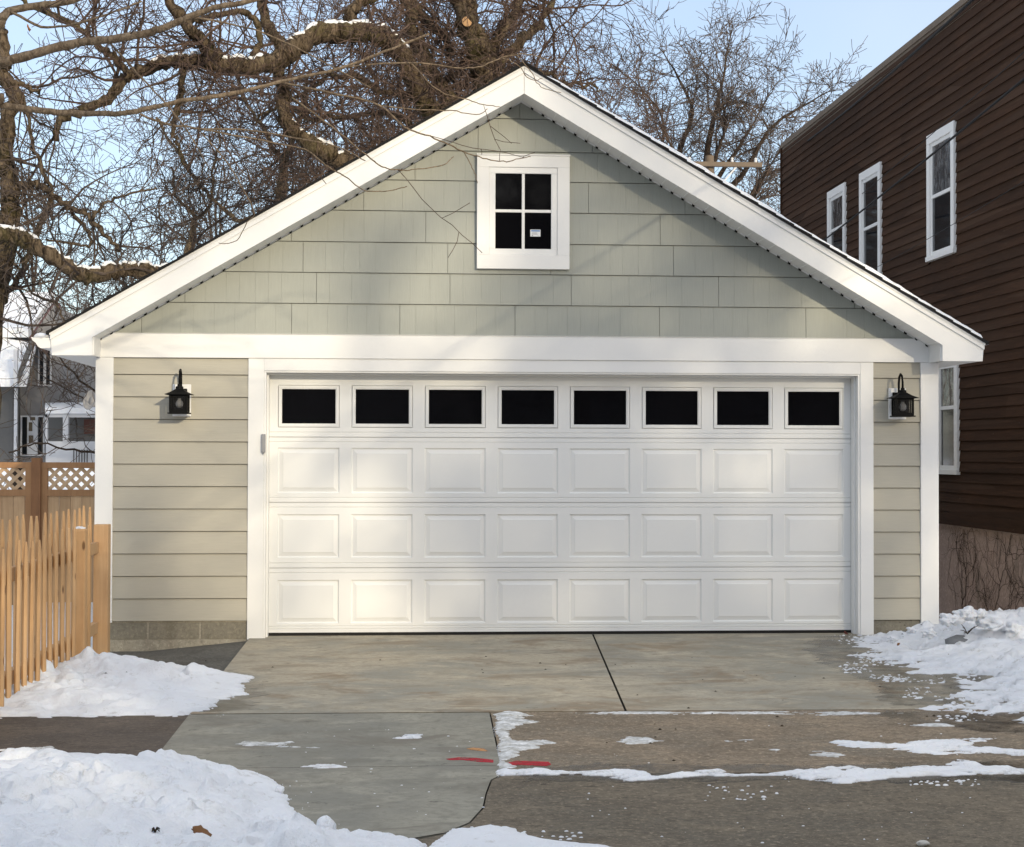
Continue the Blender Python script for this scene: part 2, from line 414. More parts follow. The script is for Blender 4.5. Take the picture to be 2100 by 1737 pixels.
def slab(name, mat, poly, z0=-.1, z1=0.0, bevel=.006, kind='structure'):
    mb = MB(); mb.prism([(x, y, 0) for x, y in poly], (0, 0, z0), (0, 0, z1))
    o = mb.build(name, mat, bevel=bevel); o['kind'] = kind; return o
slab('joint_bed', M['joint'], [(-1.15, .3), (4.4, .3), (4.4, -3.6), (12, -3.6), (12, -9.5), (-14, -9.5), (-14, -4.1), (-1.15, -4.1)], -.2, -.018, 0)
JT = (1.660, 0.30); JB = (1.352, -3.955)
g2 = .013
slab('driveway', M['apron'], [(-1.165, .30), (JT[0]-g2, JT[1]), (JB[0]-g2, JB[1]+.010), (-1.165, -3.925)])
slab('driveway', M['apron'], [(JT[0]+g2, JT[1]), (4.0, .30), (4.2, -3.985), (JB[0]+g2, JB[1]+.008)])
slab('sidewalk', M['walk'], [(-14, -3.985), (-1.18, -3.955), (-1.18, -5.86), (-14, -5.86)], -.1, -.004)
new = [(-1.165, -3.957), (.545, -3.980), (.50, -5.83), (.44, -5.95), (.40, -6.25), (.37, -6.55), (.30, -6.83), (.20, -7.0), (-.1, -7.2), (-1.165, -7.3)]
newslab = slab('driveway', M['newslab'], new)
MB().box(-1.16, .49, -5.6055, -5.602, -.02, .0006).build('control_joint', M['walk'], parent=newslab)
oldslab = slab('sidewalk', M['oldslab'], [(.565, -3.972), (12, -4.03), (12, -5.875), (.52, -5.845)])
slab('driveway', M['oldroad'], [(.50, -5.865), (12, -5.895), (12, -9.2), (-.4, -9.2), (-.3, -7.40), (.0, -7.20), (.215, -7.02), (.318, -6.84), (.388, -6.555), (.418, -6.25), (.458, -5.96)], -.1, -.002)
slab('street', M['oldroad'], [(-60, -9.25), (60, -9.25), (60, -17), (-60, -17)], -.15, -.03)
slab('dirt_strip', M['dirt'], [(-2.42, -1.7), (-1.168, -1.7), (-1.168, -.0), (-2.42, -.0)], -.3, -.10)
# wedge of dark ground sloping down along the wall
mb = MB(); mb.prism([(-2.42, -2.2, -.06), (-1.168, -2.2, -.03), (-1.168, 0, -.02), (-2.42, 0, -.145)], (0, 0, 0), (0, 0, -.2))
o = mb.build('dirt_strip', M['dirt']); o['kind'] = 'structure'

# paint marks on the pavement
def paintmark(name, pts, mat, parent, label):
    mb = MB()
    P = [gd(u, v, .0022) for u, v in pts]
    mb.prism([tuple(p) for p in P], (0, 0, 0), (0, 0, -.003)); mb.build(name, mat, parent=parent, label=label)
paintmark('paint_mark', [(915, 1556), (940, 1553), (975, 1554), (1012, 1558), (1012, 1563), (985, 1562), (950, 1558), (922, 1558)], M['red'], newslab, 'red sprayed line on the grey slab')
paintmark('paint_mark', [(1041, 1564), (1060, 1560), (1125, 1562), (1130, 1567), (1120, 1570), (1070, 1568), (1045, 1569)], M['red'], oldslab, 'red sprayed line on the brown slab')
paintmark('paint_mark', [(957, 1535), (970, 1533), (992, 1535), (1000, 1540), (985, 1539), (965, 1537)], M['orange'], newslab, 'faint orange sprayed dash on the grey slab')

# ------------------------------------------------------------------ garage
garage = empty('garage', (1.05, 3.2, 0), 'sage and tan gabled garage with a wide white panelled door', 'garage')
GX0, GX1, GD = -2.40, 4.525, 6.6
PX, PZ, SL = 1.027, 4.618, .5833            # ridge x, rake top z at ridge, slope
SZ = PZ-.217                                # soffit line at ridge
def zt(x): return PZ-SL*abs(x-PX)
def zs(x): return SZ-SL*abs(x-PX)
# wall core (front left/right cores, gable core behind the cladding, sides, back)
mb = MB()
mb.box(GX0, -1.06, .012, .16, -.18, 2.45).box(3.87, GX1, .012, .16, -.18, 2.45).box(-1.06, 3.87, .012, .16, 2.185, 2.45)
mb.prism([(GX0, 0, 2.45), (GX1, 0, 2.45), (GX1, 0, zs(GX1)), (PX, 0, SZ), (GX0, 0, zs(GX0))], (0, .012, 0), (0, .16, 0))
mb.box(GX0, GX0+.12, .16, GD, -.35, 2.4).box(GX1-.12, GX1, .16, GD, -.35, 2.4)
mb.prism([(GX0, 0, -.35), (GX1, 0, -.35), (GX1, 0, zs(GX1)), (PX, 0, SZ), (GX0, 0, zs(GX0))], (0, GD, 0), (0, GD+.1, 0))
mb.build('wall', M['lap'], garage)
# lap siding
def laps(x0, x1, zb, ztop, n, name='lap_siding'):
    mb = MB(); e = (ztop-.135-zb)/(n-1)
    zz = [zb+i*e for i in range(n)]+[ztop]
    for i in range(n):
        a, b = zz[i], zz[i+1]
        gp = .0065 if i < n-1 else 0
        yb = -.018+R.uniform(-.001, .001)
        mb.quad((x0, yb, a), (x1, yb, a), (x1, -.007, b-gp), (x0, -.007, b-gp))
        mb.quad((x0, .010, a), (x1, .010, a), (x1, yb, a), (x0, yb, a))
        if gp: mb.quad((x0, -.007, b-gp), (x1, -.007, b-gp), (x1, .010, b-gp), (x0, .010, b-gp)); mb.quad((x0, .010, b-gp), (x1, .010, b-gp), (x1, .010, b), (x0, .010, b))
    mb.build(name, M['lap'], garage)
laps(-2.27, -1.189, .143, 2.272, 12)
laps(3.979, 4.381, .125, 2.276, 12)
# gable shingles
def clip(poly, f):
    out = []
    for i in range(len(poly)):
        a, b = poly[i], poly[(i+1) % len(poly)]; fa, fb = f(a), f(b)
        if fa >= 0: out.append(a)
        if (fa >= 0) != (fb >= 0): t = fa/(fa-fb); out.append((a[0]+(b[0]-a[0])*t, a[1]+(b[1]-a[1])*t))
    return out
mb = MB(); lines = [2.468, 2.724, 2.978, 3.231, 3.49, 3.744, 3.991, 4.263, 4.45]
for r_ in range(8):
    a, b = lines[r_], lines[r_+1]-.005
    x = -2.6+R.uniform(0, .3); k = 0; nxt = R.randint(3, 7)
    while x < 4.7:
        wd = R.choice([.105, .13, .16, .165, .18, .15]); k += 1
        gap = .0008
        if k == nxt: gap = .0035; nxt = k+R.choice([6, 7, 8])
        p = [(x, a), (x+wd-gap, a), (x+wd-gap, b), (x, b)]
        xx = x+wd; dx = R.uniform(-.0015, .0008)
        p = clip(p, lambda q: (SZ+.03-SL*(q[0]-PX))-q[1]); p = clip(p, lambda q: (SZ+.03+SL*(q[0]-PX))-q[1]) if len(p) > 2 else p
        p = clip(p, lambda q: q[0]+2.35) if len(p) > 2 else p; p = clip(p, lambda q: 4.5-q[0]) if len(p) > 2 else p
        if len(p) > 2:
            f = lambda q: -.019+dx+.011*(q[1]-a)/(b-a)
            mb.poly([(q[0], f(q), q[1]) for q in p])
            for i in range(len(p)):
                q, s_ = p[i], p[(i+1) % len(p)]
                mb.quad((q[0], f(q), q[1]), (q[0], .011, q[1]), (s_[0], .011, s_[1]), (s_[0], f(s_), s_[1]))
        x = xx
mb.build('shingle_siding', M['shingle'], garage)
# trim
MB().box(-2.425, 4.545, -.036, .011, 2.272, 2.468).box(-2.40, 4.52, -.044, -.036, 2.4665, 2.4695).build('frieze_board', M['white'], garage, bevel=.003)
MB().box(-2.412, -2.27, -.030, .008, .130, 2.271).box(-2.412, -2.402, .0, .14, .130, 2.271).build('corner_board', M['white'], garage, bevel=.003)
MB().box(4.381, 4.533, -.030, .008, .060, 2.271).box(4.527, 4.533, .0, .14, .060, 2.271).build('corner_board', M['white'], garage, bevel=.003)
MB().box(-1.190, -1.062, -.026, .010, -.012, 2.271).box(3.868, 3.980, -.026, .010, -.012, 2.271).box(-1.062, 3.868, -.026, .010, 2.170, 2.271).build('door_casing', M['white'], garage, bevel=.003)
MB().box(-1.0618, -1.045, -.018, .15, -.005, 2.171).box(-1.045, -1.030, .05, .148, -.005, 2.168).box(3.850, 3.8678, -.018, .15, -.005, 2.171).box(3.835, 3.850, .05, .148, -.005, 2.168)\
    .box(-1.045, 3.850, -.018, .148, 2.156, 2.1695).box(-1.030, 3.835, .05, .148, 2.142, 2.156).build('door_jamb', M['white'], garage, bevel=.002)
# rake fascia
def rake(sgn):
    xe = -2.705 if sgn < 0 else 4.805
    xi = -2.383 if sgn < 0 else 4.462
    zb = 2.268
    mb = MB()
    pts = [(PX, 0, PZ), (xe, 0, zt(xe)), (xe+.012*(-sgn), 0, zb), (xi, 0, zb), (xi, 0, zs(xi)), (PX, 0, SZ)]
    mb.prism(pts, (0, -.35, 0), (0, -.325, 0))
    # proud upper strip
    q = [(PX, 0, PZ), (xe-.0*sgn, 0, zt(xe)), (xe, 0, zt(xe)-.05), (PX, 0, PZ-.05)]
    mb.prism(q, (0, -.362, 0), (0, -.3502, 0))
    # small drip nose
    q = [(PX, 0, PZ), (xe+.006*sgn, 0, zt(xe+.006*sgn)), (xe+.006*sgn, 0, zt(xe)-.016), (PX, 0, PZ-.014)]
    mb.prism(q, (0, -.368, 0), (0, -.3622, 0))
    # return of the boxed eave to the wall
    mb.box(min(xi, xi-.012*sgn), max(xi, xi-.012*sgn), -.3248, -.0362, zb, zs(xi)+.01)
    mb.build('rake_fascia', M['white'], garage, bevel=.0015)
    # sloped soffit with ribs
    mb = MB(); slots = MB()
    x = PX; st = .0895; k = 0
    while (x-xi)*sgn < 0:
        x2 = x+st*sgn
        if (x2-xi)*sgn > 0: x2 = xi
        a, b = (x, x2)
        mb.quad((a, -.325, zs(a)+.004), (b, -.325, zs(b)+.004), (b, -.0, zs(b)+.004), (a, -.0, zs(a)+.004))
        if k > 0:
            mb.prism([(a-.006, 0, zs(a-.006)-.001), (a+.006, 0, zs(a+.006)-.001), (a+.006, 0, zs(a+.006)+.006), (a-.006, 0, zs(a-.006)+.006)], (0, -.325, 0), (0, -.030, 0))
            c = a; slots.prism([(c-.009, 0, zs(c-.009)-.012), (c+.009, 0, zs(c+.009)-.012), (c+.009, 0, zs(c+.009)+.003), (c-.009, 0, zs(c-.009)+.003)], (0, -.046, 0), (0, -.0195, 0))
        x = x2; k += 1
    mb.prism([(PX, 0, zs(PX)-.006), (xi, 0, zs(xi)-.006), (xi, 0, zs(xi)+.006), (PX, 0, zs(PX)+.006)], (0, -.030, 0), (0, -.019, 0))
    so = mb.build('soffit', M['white'], garage)
    for q0 in range(0, len(slots.v), 8):
        one = MB(); one.v = slots.v[q0:q0+8]; one.f = slots.f[:6]; one.build('vent_slot', M['black'], so)
    # eave soffit + eave fascia along the side
    x0, x1 = sorted((xe, (GX0 if sgn < 0 else GX1)))
    MB().box(x0+.004, x1-.002, -.3245, GD+.2, zb+.002, zb+.016).build('eave_soffit', M['white'], garage)
    xa, xb = sorted((xe, xe-.02*sgn)); MB().box(xa, xb, -.3245, GD+.2, zb+.017, zt(xe)-.004).build('eave_fascia', M['white'], garage)
rake(-1); rake(1)
# roof planes
def roofslope(sgn):
    xe = -2.735 if sgn < 0 else 4.832
    mb = MB(); nseg = 26
    ysteps = [-.385, GD+.3]
    # shingle courses as small steps
    for i in range(nseg):
        a = PX+(xe-PX)*i/nseg; b = PX+(xe-PX)*(i+1)/nseg
        za, zb_ = zt(a)+.003, zt(b)+.003
        t0, t1 = .016, .026
        off = R.uniform(-.004, .004)
        mb.prism([(a, 0, za), (b, 0, zb_), (b, 0, zb_+t1), (a, 0, za+t0)], (0, -.385+off, 0), (0, GD+.3, 0))
    if sgn < 0: mb.prism([(PX-.11, 0, zt(PX-.11)+.02), (PX, 0, PZ+.02), (PX+.11, 0, zt(PX+.11)+.02), (PX+.11, 0, zt(PX+.11)+.036), (PX, 0, PZ+.036), (PX-.11, 0, zt(PX-.11)+.036)], (0, -.39, 0), (0, GD+.3, 0))
    return mb.build('roof_slope', M['roof'], garage)
roofslope(-1); roofslope(1)
# gutter
gp = [(-2.708, 2.405), (-2.855, 2.405), (-2.850, 2.385), (-2.825, 2.365), (-2.805, 2.335), (-2.785, 2.322), (-2.708, 2.322)]
mb = MB(); mb.prism([(x, 0, z) for x, z in gp], (0, -.335, 0), (0, -.33, 0))
P = [(x, z) for x, z in gp[1:]]
for i in range(len(P)-1):
    (xa, za), (xb, zb) = P[i], P[i+1]
    mb.prism([(xa, 0, za), (xb, 0, zb), (xb+.002, 0, zb+.002), (xa+.002, 0, za+.002)], (0, -.33, 0), (0, GD+.2, 0))
mb.box(-2.858, -2.846, -.337, GD+.2, 2.400, 2.408)
mb.build('gutter', M['white'], garage)
# foundation
mb = MB(); bx = [-2.402, -1.985, -1.568, -1.19]
for i in range(3): MB().box(bx[i]+.009, bx[i+1]-.009, -.004, .012, -.006, .128).build('foundation_block', M['block'], garage, bevel=.004)
MB().box(3.98, 4.52, -.004, .012, -.02, .118).build('foundation_block', M['block'], garage, bevel=.004)
MB().box(-2.402, -1.19, .0005, .012, -.10, .142).prism([(-2.405, 0, -.2), (-1.19, 0, -.2), (-1.19, 0, -.012), (-2.405, 0, -.010)], (0, -.028, 0), (0, .010, 0)).build('footing', M['parge'], garage)
# keypad box
MB().box(-1.079, -1.047, -.052, -.0265, 1.505, 1.655).box(-1.070, -1.056, -.046, -.030, 1.492, 1.505).build('keypad_box', M['metal_grey'], garage, bevel=.004, label='small grey box on the left door jamb')

# gable window
gw = MB()
def ring(mb, x0, x1, z0, z1, t, y0, y1, tb=None, tt=None):
    tb = tb or t; tt = tt or t
    mb.box(x0, x1, y0, y1, z0, z0+tb).box(x0, x1, y0, y1, z1-tt, z1).box(x0, x0+t, y0, y1, z0+tb, z1-tt).box(x1-t, x1, y0, y1, z0+tb, z1-tt)
ring(gw, .664, 1.427, 3.017, 3.950, .101, -.058, .008, .116, .096)
gw.box(.660, 1.431, -.066, .008, 3.950, 3.962)
win = gw.build('gable_window', M['white'], garage, bevel=.0025)
sm_ = MB(); ring(sm_, .7655, 1.3255, 3.1335, 3.8535, .050, -.049, .008)
sm_.box(1.0335, 1.0575, -.042, -.022, 3.1835, 3.8035).box(.8155, 1.0335, -.042, -.022, 3.4835, 3.5075).box(1.0575, 1.2755, -.042, -.022, 3.4835, 3.5075)
sm_.build('sash', M['white'], win, bevel=.003)
for i in range(2):
    for j in range(2):
        x0 = (.8155, 1.0575)[i]; z0 = (3.1835, 3.5075)[j]
        MB().box(x0, x0+.218, -.030, -.024, z0, z0+(.300 if j == 0 else .296)).build('window_pane', M['glass3'], win)
MB().box(1.105, 1.189, -.0325, -.0305, 3.288, 3.345).build('sticker', M['paper'], win, label='small white sticker with a blue top band')
MB().box(1.112, 1.184, -.0337, -.0327, 3.329, 3.340).build('sticker_band', M['blue'], win)
mb = MB(); rq = random.Random(3)
for k in range(5): mb.box(1.116, 1.116+rq.uniform(.035, .06), -.0335, -.0327, 3.321-k*.0045, 3.3222-k*.0045)
mb.box(1.116, 1.128, -.0335, -.0327, 3.292, 3.298).box(1.165, 1.174, -.0335, -.0327, 3.293, 3.2955)
mb.build('sticker_print', M['ink'], win)

# garage door
DY = .15
dx0, dx1 = -1.030, 3.835
door = MB().box(dx0, dx1, DY+.016, DY+.05, .012, 2.15).build('garage_door', M['door'], garage)
cxs = [1.405+(i-3.5)*.604 for i in range(8)]
secs = [(.025, .553), (.559, 1.092), (1.098, 1.630), (1.636, 2.15)]
pan = [(.100, .457), (.640, .997), (1.172, 1.545), (1.712, 2.062)]
PW = .2525
def nested(mb, x0, x1, z0, z1, steps):
    ins, y = 0, DY
    for di, yn in steps:
        a = (x0+ins, x1-ins, z0+ins, z1-ins); ins2 = ins+di; b = (x0+ins2, x1-ins2, z0+ins2, z1-ins2)
        A = [(a[0], y, a[2]), (a[1], y, a[2]), (a[1], y, a[3]), (a[0], y, a[3])]
        B = [(b[0], yn, b[2]), (b[1], yn, b[2]), (b[1], yn, b[3]), (b[0], yn, b[3])]
        for i in range(4): j = (i+1) % 4; mb.quad(A[i], A[j], B[j], B[i])
        ins, y = ins2, yn
    return (x0+ins, x1-ins, z0+ins, z1-ins, y)
def grooved(mb, x0, x1, za, zb, grooves):     # flat face with thin horizontal grooves
    z = za
    for gz_ in sorted(grooves):
        if not (za < gz_ < zb): continue
        mb.quad((x0, DY, z), (x1, DY, z), (x1, DY, gz_-.004), (x0, DY, gz_-.004))
        mb.quad((x0, DY, gz_-.004), (x1, DY, gz_-.004), (x1, DY+.006, gz_-.001), (x0, DY+.006, gz_-.001))
        mb.quad((x0, DY+.006, gz_-.001), (x1, DY+.006, gz_-.001), (x1, DY, gz_+.004), (x0, DY, gz_+.004))
        z = gz_+.004
    mb.quad((x0, DY, z), (x1, DY, z), (x1, DY, zb), (x0, DY, zb))
for k, ((a, b), (p, q)) in enumerate(zip(secs, pan)):
    mb = MB()
    grooved(mb, dx0, dx1, a, p, [a+.038] if k else [a+.03, a+.052])
    grooved(mb, dx0, dx1, q, b, [b-.036] if k < 3 else [])
    xs = [dx0]+sum([[c-PW, c+PW] for c in cxs], [])+[dx1]
    for i in range(0, len(xs), 2): mb.quad((xs[i], DY, p), (xs[i+1], DY, p), (xs[i+1], DY, q), (xs[i], DY, q))
    mb.quad((dx0, DY, b), (dx1, DY, b), (dx1, DY+.02, b), (dx0, DY+.02, b)); mb.quad((dx0, DY+.02, a), (dx1, DY+.02, a), (dx1, DY, a), (dx0, DY, a))
    mb.quad((dx0, DY, a), (dx0, DY, b), (dx0, DY+.02, b), (dx0, DY+.02, a)); mb.quad((dx1, DY, b), (dx1, DY, a), (dx1, DY+.02, a), (dx1, DY+.02, b))
    for c in cxs:
        if k < 3:
            r4 = nested(mb, c-PW, c+PW, p, q, [(.004, DY+.011), (.008, DY+.013), (.030, DY+.004), (.002, DY+.001)])
            mb.quad((r4[0], r4[4], r4[2]), (r4[1], r4[4], r4[2]), (r4[1], r4[4], r4[3]), (r4[0], r4[4], r4[3]))
        else:
            nested(mb, c-PW, c+PW, p, q, [(.004, DY+.012), (.004, DY+.012)])
    mb.build('door_section', M['door'], door)
p, q = pan[3]
for c in cxs:
    mb = MB(); ring(mb, c-PW+.006, c+PW-.006, p+.006, q-.006, .020, DY-.005, DY+.014); ring(mb, c-PW+.026, c+PW-.026, p+.026, q-.026, .007, DY-.001, DY+.014)
    mb.build('window_frame', M['door'], door, bevel=.002)
    MB().box(c-PW+.033, c+PW-.033, DY+.006, DY+.011, p+.033, q-.033).build('window_pane', M['glass'], door)
MB().box(dx0, dx1, DY-.004, DY+.03, .0025, .0245).build('bottom_seal', M['rubber'], door)

# thin snow on the right slope of the roof
def rsnow():
    mb = MB(); ny, nx = 90, 240
    X = np.linspace(PX+.06, 4.84, nx); Y = np.concatenate([np.linspace(-.37, .6, 60), np.linspace(.65, GD+.25, 30)])
    XX, YY = np.meshgrid(X, Y)
    ed = -.345+.03*fbm(XX*4, XX*0, 4)+.03*(fbm(XX*17, XX*0, 8)-.5)
    t = (.034+.022*fbm(XX*3, YY*3, 5)+.012*fbm(XX*14, YY*14, 6))*sm(0, .07, YY-ed)*sm(0, .22, XX-PX-.06)*(sm(0, .03, 4.84-XX))
    Z = PZ-SL*(XX-PX)+.028+np.where(t < .004, -.02, t)
    I = np.arange(XX.size).reshape(XX.shape)
    mb.v = [tuple(p_) for p_ in np.stack([XX.ravel(), YY.ravel(), Z.ravel()], 1).tolist()]
    mb.f = [tuple(p_) for p_ in np.stack([I[:-1, :-1].ravel(), I[:-1, 1:].ravel(), I[1:, 1:].ravel(), I[1:, :-1].ravel()], 1).tolist()]
    tag(mb.build('roof_snow', M['snow'], origin=(3, 3, 4), smooth=True), 'thin white snow layer along the right slope of the garage roof', 'snow', None, 'stuff')
rsnow()
def lump(name, mat, c, r, seed=0, sq=(1, 1, .8), sub=3, amp=.35, parent=None):
    import bmesh
    bm = bmesh.new(); bmesh.ops.create_icosphere(bm, subdivisions=sub, radius=1)
    rr = random.Random(seed); offs = [Vector((rr.uniform(-9, 9), rr.uniform(-9, 9), rr.uniform(-9, 9)))]
    from mathutils import noise
    for v in bm.verts:
        n = noise.noise(v.co*1.4+offs[0])*amp+noise.noise(v.co*3.3+offs[0])*amp*.5+noise.noise(v.co*7+offs[0])*amp*.18
        v.co = v.co*(1+n); v.co = Vector((v.co.x*sq[0]*r, v.co.y*sq[1]*r, v.co.z*sq[2]*r))
    me = bpy.data.meshes.new(name); bm.to_mesh(me); bm.free(); me.materials.append(mat)
    me.polygons.foreach_set('use_smooth', [True]*len(me.polygons))
    o = bpy.data.objects.new(name, me); C.objects.link(o); o.location = c
    return o
tag(lump('snow_clump', M['snow'], (-2.78, -.30, 2.415), .05, 5, (1.3, .8, .5)), 'small snow clump lying in the end of the white gutter', 'snow clump')

# ------------------------------------------------------------------ wall lanterns
def lantern(x, label):
    t = empty('wall_lantern', (x, -.018, 1.79), label, 'wall lantern', 'lanterns on the garage front')
    MB().box(x-.074, x+.074, -.040, -.0185, 1.795, 2.055).build('mounting_block', M['white'], t, bevel=.004)
    MB().box(x-.045, x+.045, -.052, -.0405, 1.86, 2.02).build('back_plate', M['black'], t, bevel=.008)
    yc = -.180
    # hook arm: from the plate up, over and down to the cap
    pts = [Vector((x, -.05, 1.93)), Vector((x, -.075, 2.00)), Vector((x, -.075, 2.09)), Vector((x, -.09, 2.145)), Vector((x, -.125, 2.168)), Vector((x, -.16, 2.15)), Vector((x, yc, 2.10)), Vector((x, yc, 2.045))]
    MB().tube(pts, .0095, 8).build('arm', M['black'], t, smooth=True)
    mb = MB()
    mb.lathe([(.0, .058), (.016, .056), (.018, .040), (.030, .036), (.032, .012), (.036, .0)], (x, yc, 1.995), 16)
    for i in range(4):
        s = [(-1, -1), (1, -1), (1, 1), (-1, 1)]; a, b = s[i], s[(i+1) % 4]
        mb.quad((x+a[0]*.104, yc+a[1]*.104, 1.968), (x+b[0]*.104, yc+b[1]*.104, 1.968), (x+b[0]*.058, yc+b[1]*.058, 1.990), (x+a[0]*.058, yc+a[1]*.058, 1.990))
        mb.quad((x+a[0]*.058, yc+a[1]*.058, 1.990), (x+b[0]*.058, yc+b[1]*.058, 1.990), (x+b[0]*.028, yc+b[1]*.028, 2.012), (x+a[0]*.028, yc+a[1]*.028, 2.012))
    mb.box(x-.104, x+.104, yc-.104, yc+.104, 1.9645, 1.968)
    mb.build('lamp_roof', M['black'], t)
    h = .066; mb = MB()
    for sx in (-1, 1):
        for sy in (-1, 1): mb.box(x+sx*h-.007, x+sx*h+.007, yc+sy*h-.007, yc+sy*h+.007, 1.832, 1.964)
    mb.box(x-.072, x+.072, yc-.072, yc+.072, 1.822, 1.832).box(x-.083, x+.083, yc-.083, yc+.083, 1.812, 1.822)
    for sx in (-1, 1):
        mb.box(x+sx*(h-.022)-.003, x+sx*(h-.022)+.003, yc-h-.005, yc-h+.001, 1.832, 1.964)
        mb.box(x+sx*h-.004, x+sx*h+.004, yc-.003, yc+.003, 1.832, 1.964)
    mb.box(x-h+.007, x+h-.007, yc-h-.003, yc-h+.003, 1.832, 1.846).box(x-h+.007, x+h-.007, yc-h-.003, yc-h+.003, 1.952, 1.964)
    mb.box(x-h+.007, x+h-.007, yc+h-.004, yc+h+.004, 1.832, 1.964)
    mb.build('cage', M['black'], t)
    gl = MB()
    gl.box(x-h+.007, x+h-.007, yc-h-.001, yc-h+.001, 1.846, 1.952)
    for sx in (-1, 1): gl.box(x+sx*h-.001, x+sx*h+.001, yc-h+.007, yc+h-.007, 1.832, 1.964)
    gl.build('lantern_glass', M['lglass'], t)
    MB().lathe([(0, -.034), (.018, -.030), (.029, -.014), (.031, .002), (.026, .018), (.014, .032), (.012, .045), (0, .046)], (x, yc, 1.893), 16).build('bulb', M['bulb'], t, smooth=True)
    return t
lantern(-1.722, 'black hooked wall lantern on the wide tan siding left of the door')
lantern(4.180, 'black hooked wall lantern on the narrow tan siding right of the door')

# ------------------------------------------------------------------ brown building
BXW = 6.2
bb = empty('brown_building', (11, 2, -.4), 'dark brown clapboard building with white windows right of the garage', 'building')
c_far = atx(1605, 280, BXW); y_far = c_far.y; ztop = 6.42; EX = .114
y_near = 1.0
mb = MB(); zb0 = .86
n = int((ztop-zb0)/EX)
def wrect(uL, vTL, vBL, uR, zt_=None):
    a = atx(uL, vTL, BXW); b = atx(uL, vBL, BXW); r_ = atx(uR, vTL, BXW); return (r_.y, a.y, b.z, zt_ or a.z)
WR = [wrect(1907, 280, 538, 1963), wrect(1768, 357, 592, 1811), wrect(1702, 395, 560, 1738), wrect(1924, 720, 972, 1970, 2.62)]
for i in range(n+1):
    a = zb0+i*EX; b = min(a+EX, ztop)
    if a >= ztop: break
    y = y_near
    while y < y_far:        # boards of random length, each with its own slight offset
        ln = R.uniform(1.8, 4.2); y2 = min(y+ln, y_far)
        hit = [w_ for w_ in WR if w_[2] < a+EX*.5 < w_[3]]
        ins = [w_ for w_ in hit if w_[0]+.02 <= y+.001 < w_[1]-.02]
        if ins: y = ins[0][1]-.02+.002; continue
        nx_ = [w_[0]+.02 for w_ in hit if y < w_[0]+.02 < y2]
        if nx_: y2 = min(nx_)
        else: nx_ = []
        o1 = R.uniform(-.002, .002); j = R.uniform(-.005, .005)
        mb.quad((BXW-.022+o1, y2-.002, a+j), (BXW-.022+o1, y, a+j), (BXW-.006, y, b+.002), (BXW-.006, y2-.002, b+.002))
        mb.quad((BXW-.022+o1, y, a+j), (BXW-.022+o1, y2-.002, a+j), (BXW+.01, y2-.002, a+j), (BXW+.01, y, a+j))
        y = y2+(.0015 if nx_ else 0)
mb.build('clapboard', M['brown'], bb)
MB().box(BXW, 14, y_near, y_far, zb0, ztop).build('wall', M['brown'], bb)
MB().box(BXW-.03, BXW+.25, y_near, y_far+.03, ztop, ztop+.075).box(BXW-.012, BXW+.05, y_near, y_far, ztop-.10, ztop-.001).build('parapet_cap', M['oldwood'], bb)
MB().box(BXW-.035, BXW-.001, y_far-.02, y_far+.03, zb0, ztop-.002).build('corner_board', M['brown'], bb)
MB().box(BXW+.02, 13.9, y_near, y_far, -1, zb0-.0).build('foundation', M['stucco'], bb)
MB().box(BXW-.028, BXW+.018, y_near, y_far, zb0-.14, zb0-.002).build('skirt_board', M['brown'], bb)
def bwin(y0, y1, z0, z1, upper=M['reflglass'], lower=M['glass2'], zm=None):
    # y0 near, y1 far
    zm = zm if zm else (z0+z1)/2
    mb = MB(); x = BXW-.045; x2 = BXW+.0
    t = .105
    mb.box(x, x2, y0, y1, z1-t, z1).box(x-.012, x2, y0-.01, y1+.01, z0, z0+.055).box(x, x2, y0, y0+t, z0+.055, z1-t).box(x, x2, y1-t, y1, z0+.055, z1-t)
    f = mb.build('window', M['white'], bb, bevel=.004)
    a, b = y0+t, y1-t
    s = MB(); xs0, xs1 = BXW-.026, BXW-.001
    for (za, zb_, xo) in ((z0+.055, zm+.01, .0), (zm-.0, z1-t, .0)):
        pass
    s.box(xs0, xs1, a, a+.04, z0+.055, z1-t).box(xs0, xs1, b-.04, b, z0+.055, z1-t).box(xs0-.002, xs1, a+.04, b-.04, zm-.02, zm+.02).box(xs0, xs1, a+.04, b-.04, z0+.055, z0+.10).box(xs0, xs1, a+.04, b-.04, z1-t-.045, z1-t)
    s.build('sash', M['white'], f, bevel=.002)
    MB().box(BXW-.014, BXW-.008, a+.04, b-.04, zm+.02, z1-t-.045).build('window_pane', upper, f)
    MB().box(BXW-.012, BXW-.006, a+.04, b-.04, z0+.10, zm-.02).build('window_pane', lower, f)
def bwin_px(uL, vTL, vBL, uR, zm=None, **k):
    a = atx(uL, vTL, BXW); b = atx(uL, vBL, BXW); r_ = atx(uR, vTL, BXW)
    bwin(r_.y, a.y, b.z, a.z, zm=zm, **k)
bwin_px(1907, 280, 538, 1963)
bwin_px(1768, 357, 592, 1811, upper=M['glass2'])
bwin_px(1702, 395, 560, 1738)
a = atx(1924, 720, BXW); b = atx(1924, 972, BXW); r_ = atx(1970, 720, BXW)
bwin(r_.y, a.y, b.z, 2.62, zm=atx(1950, 836, BXW).z)
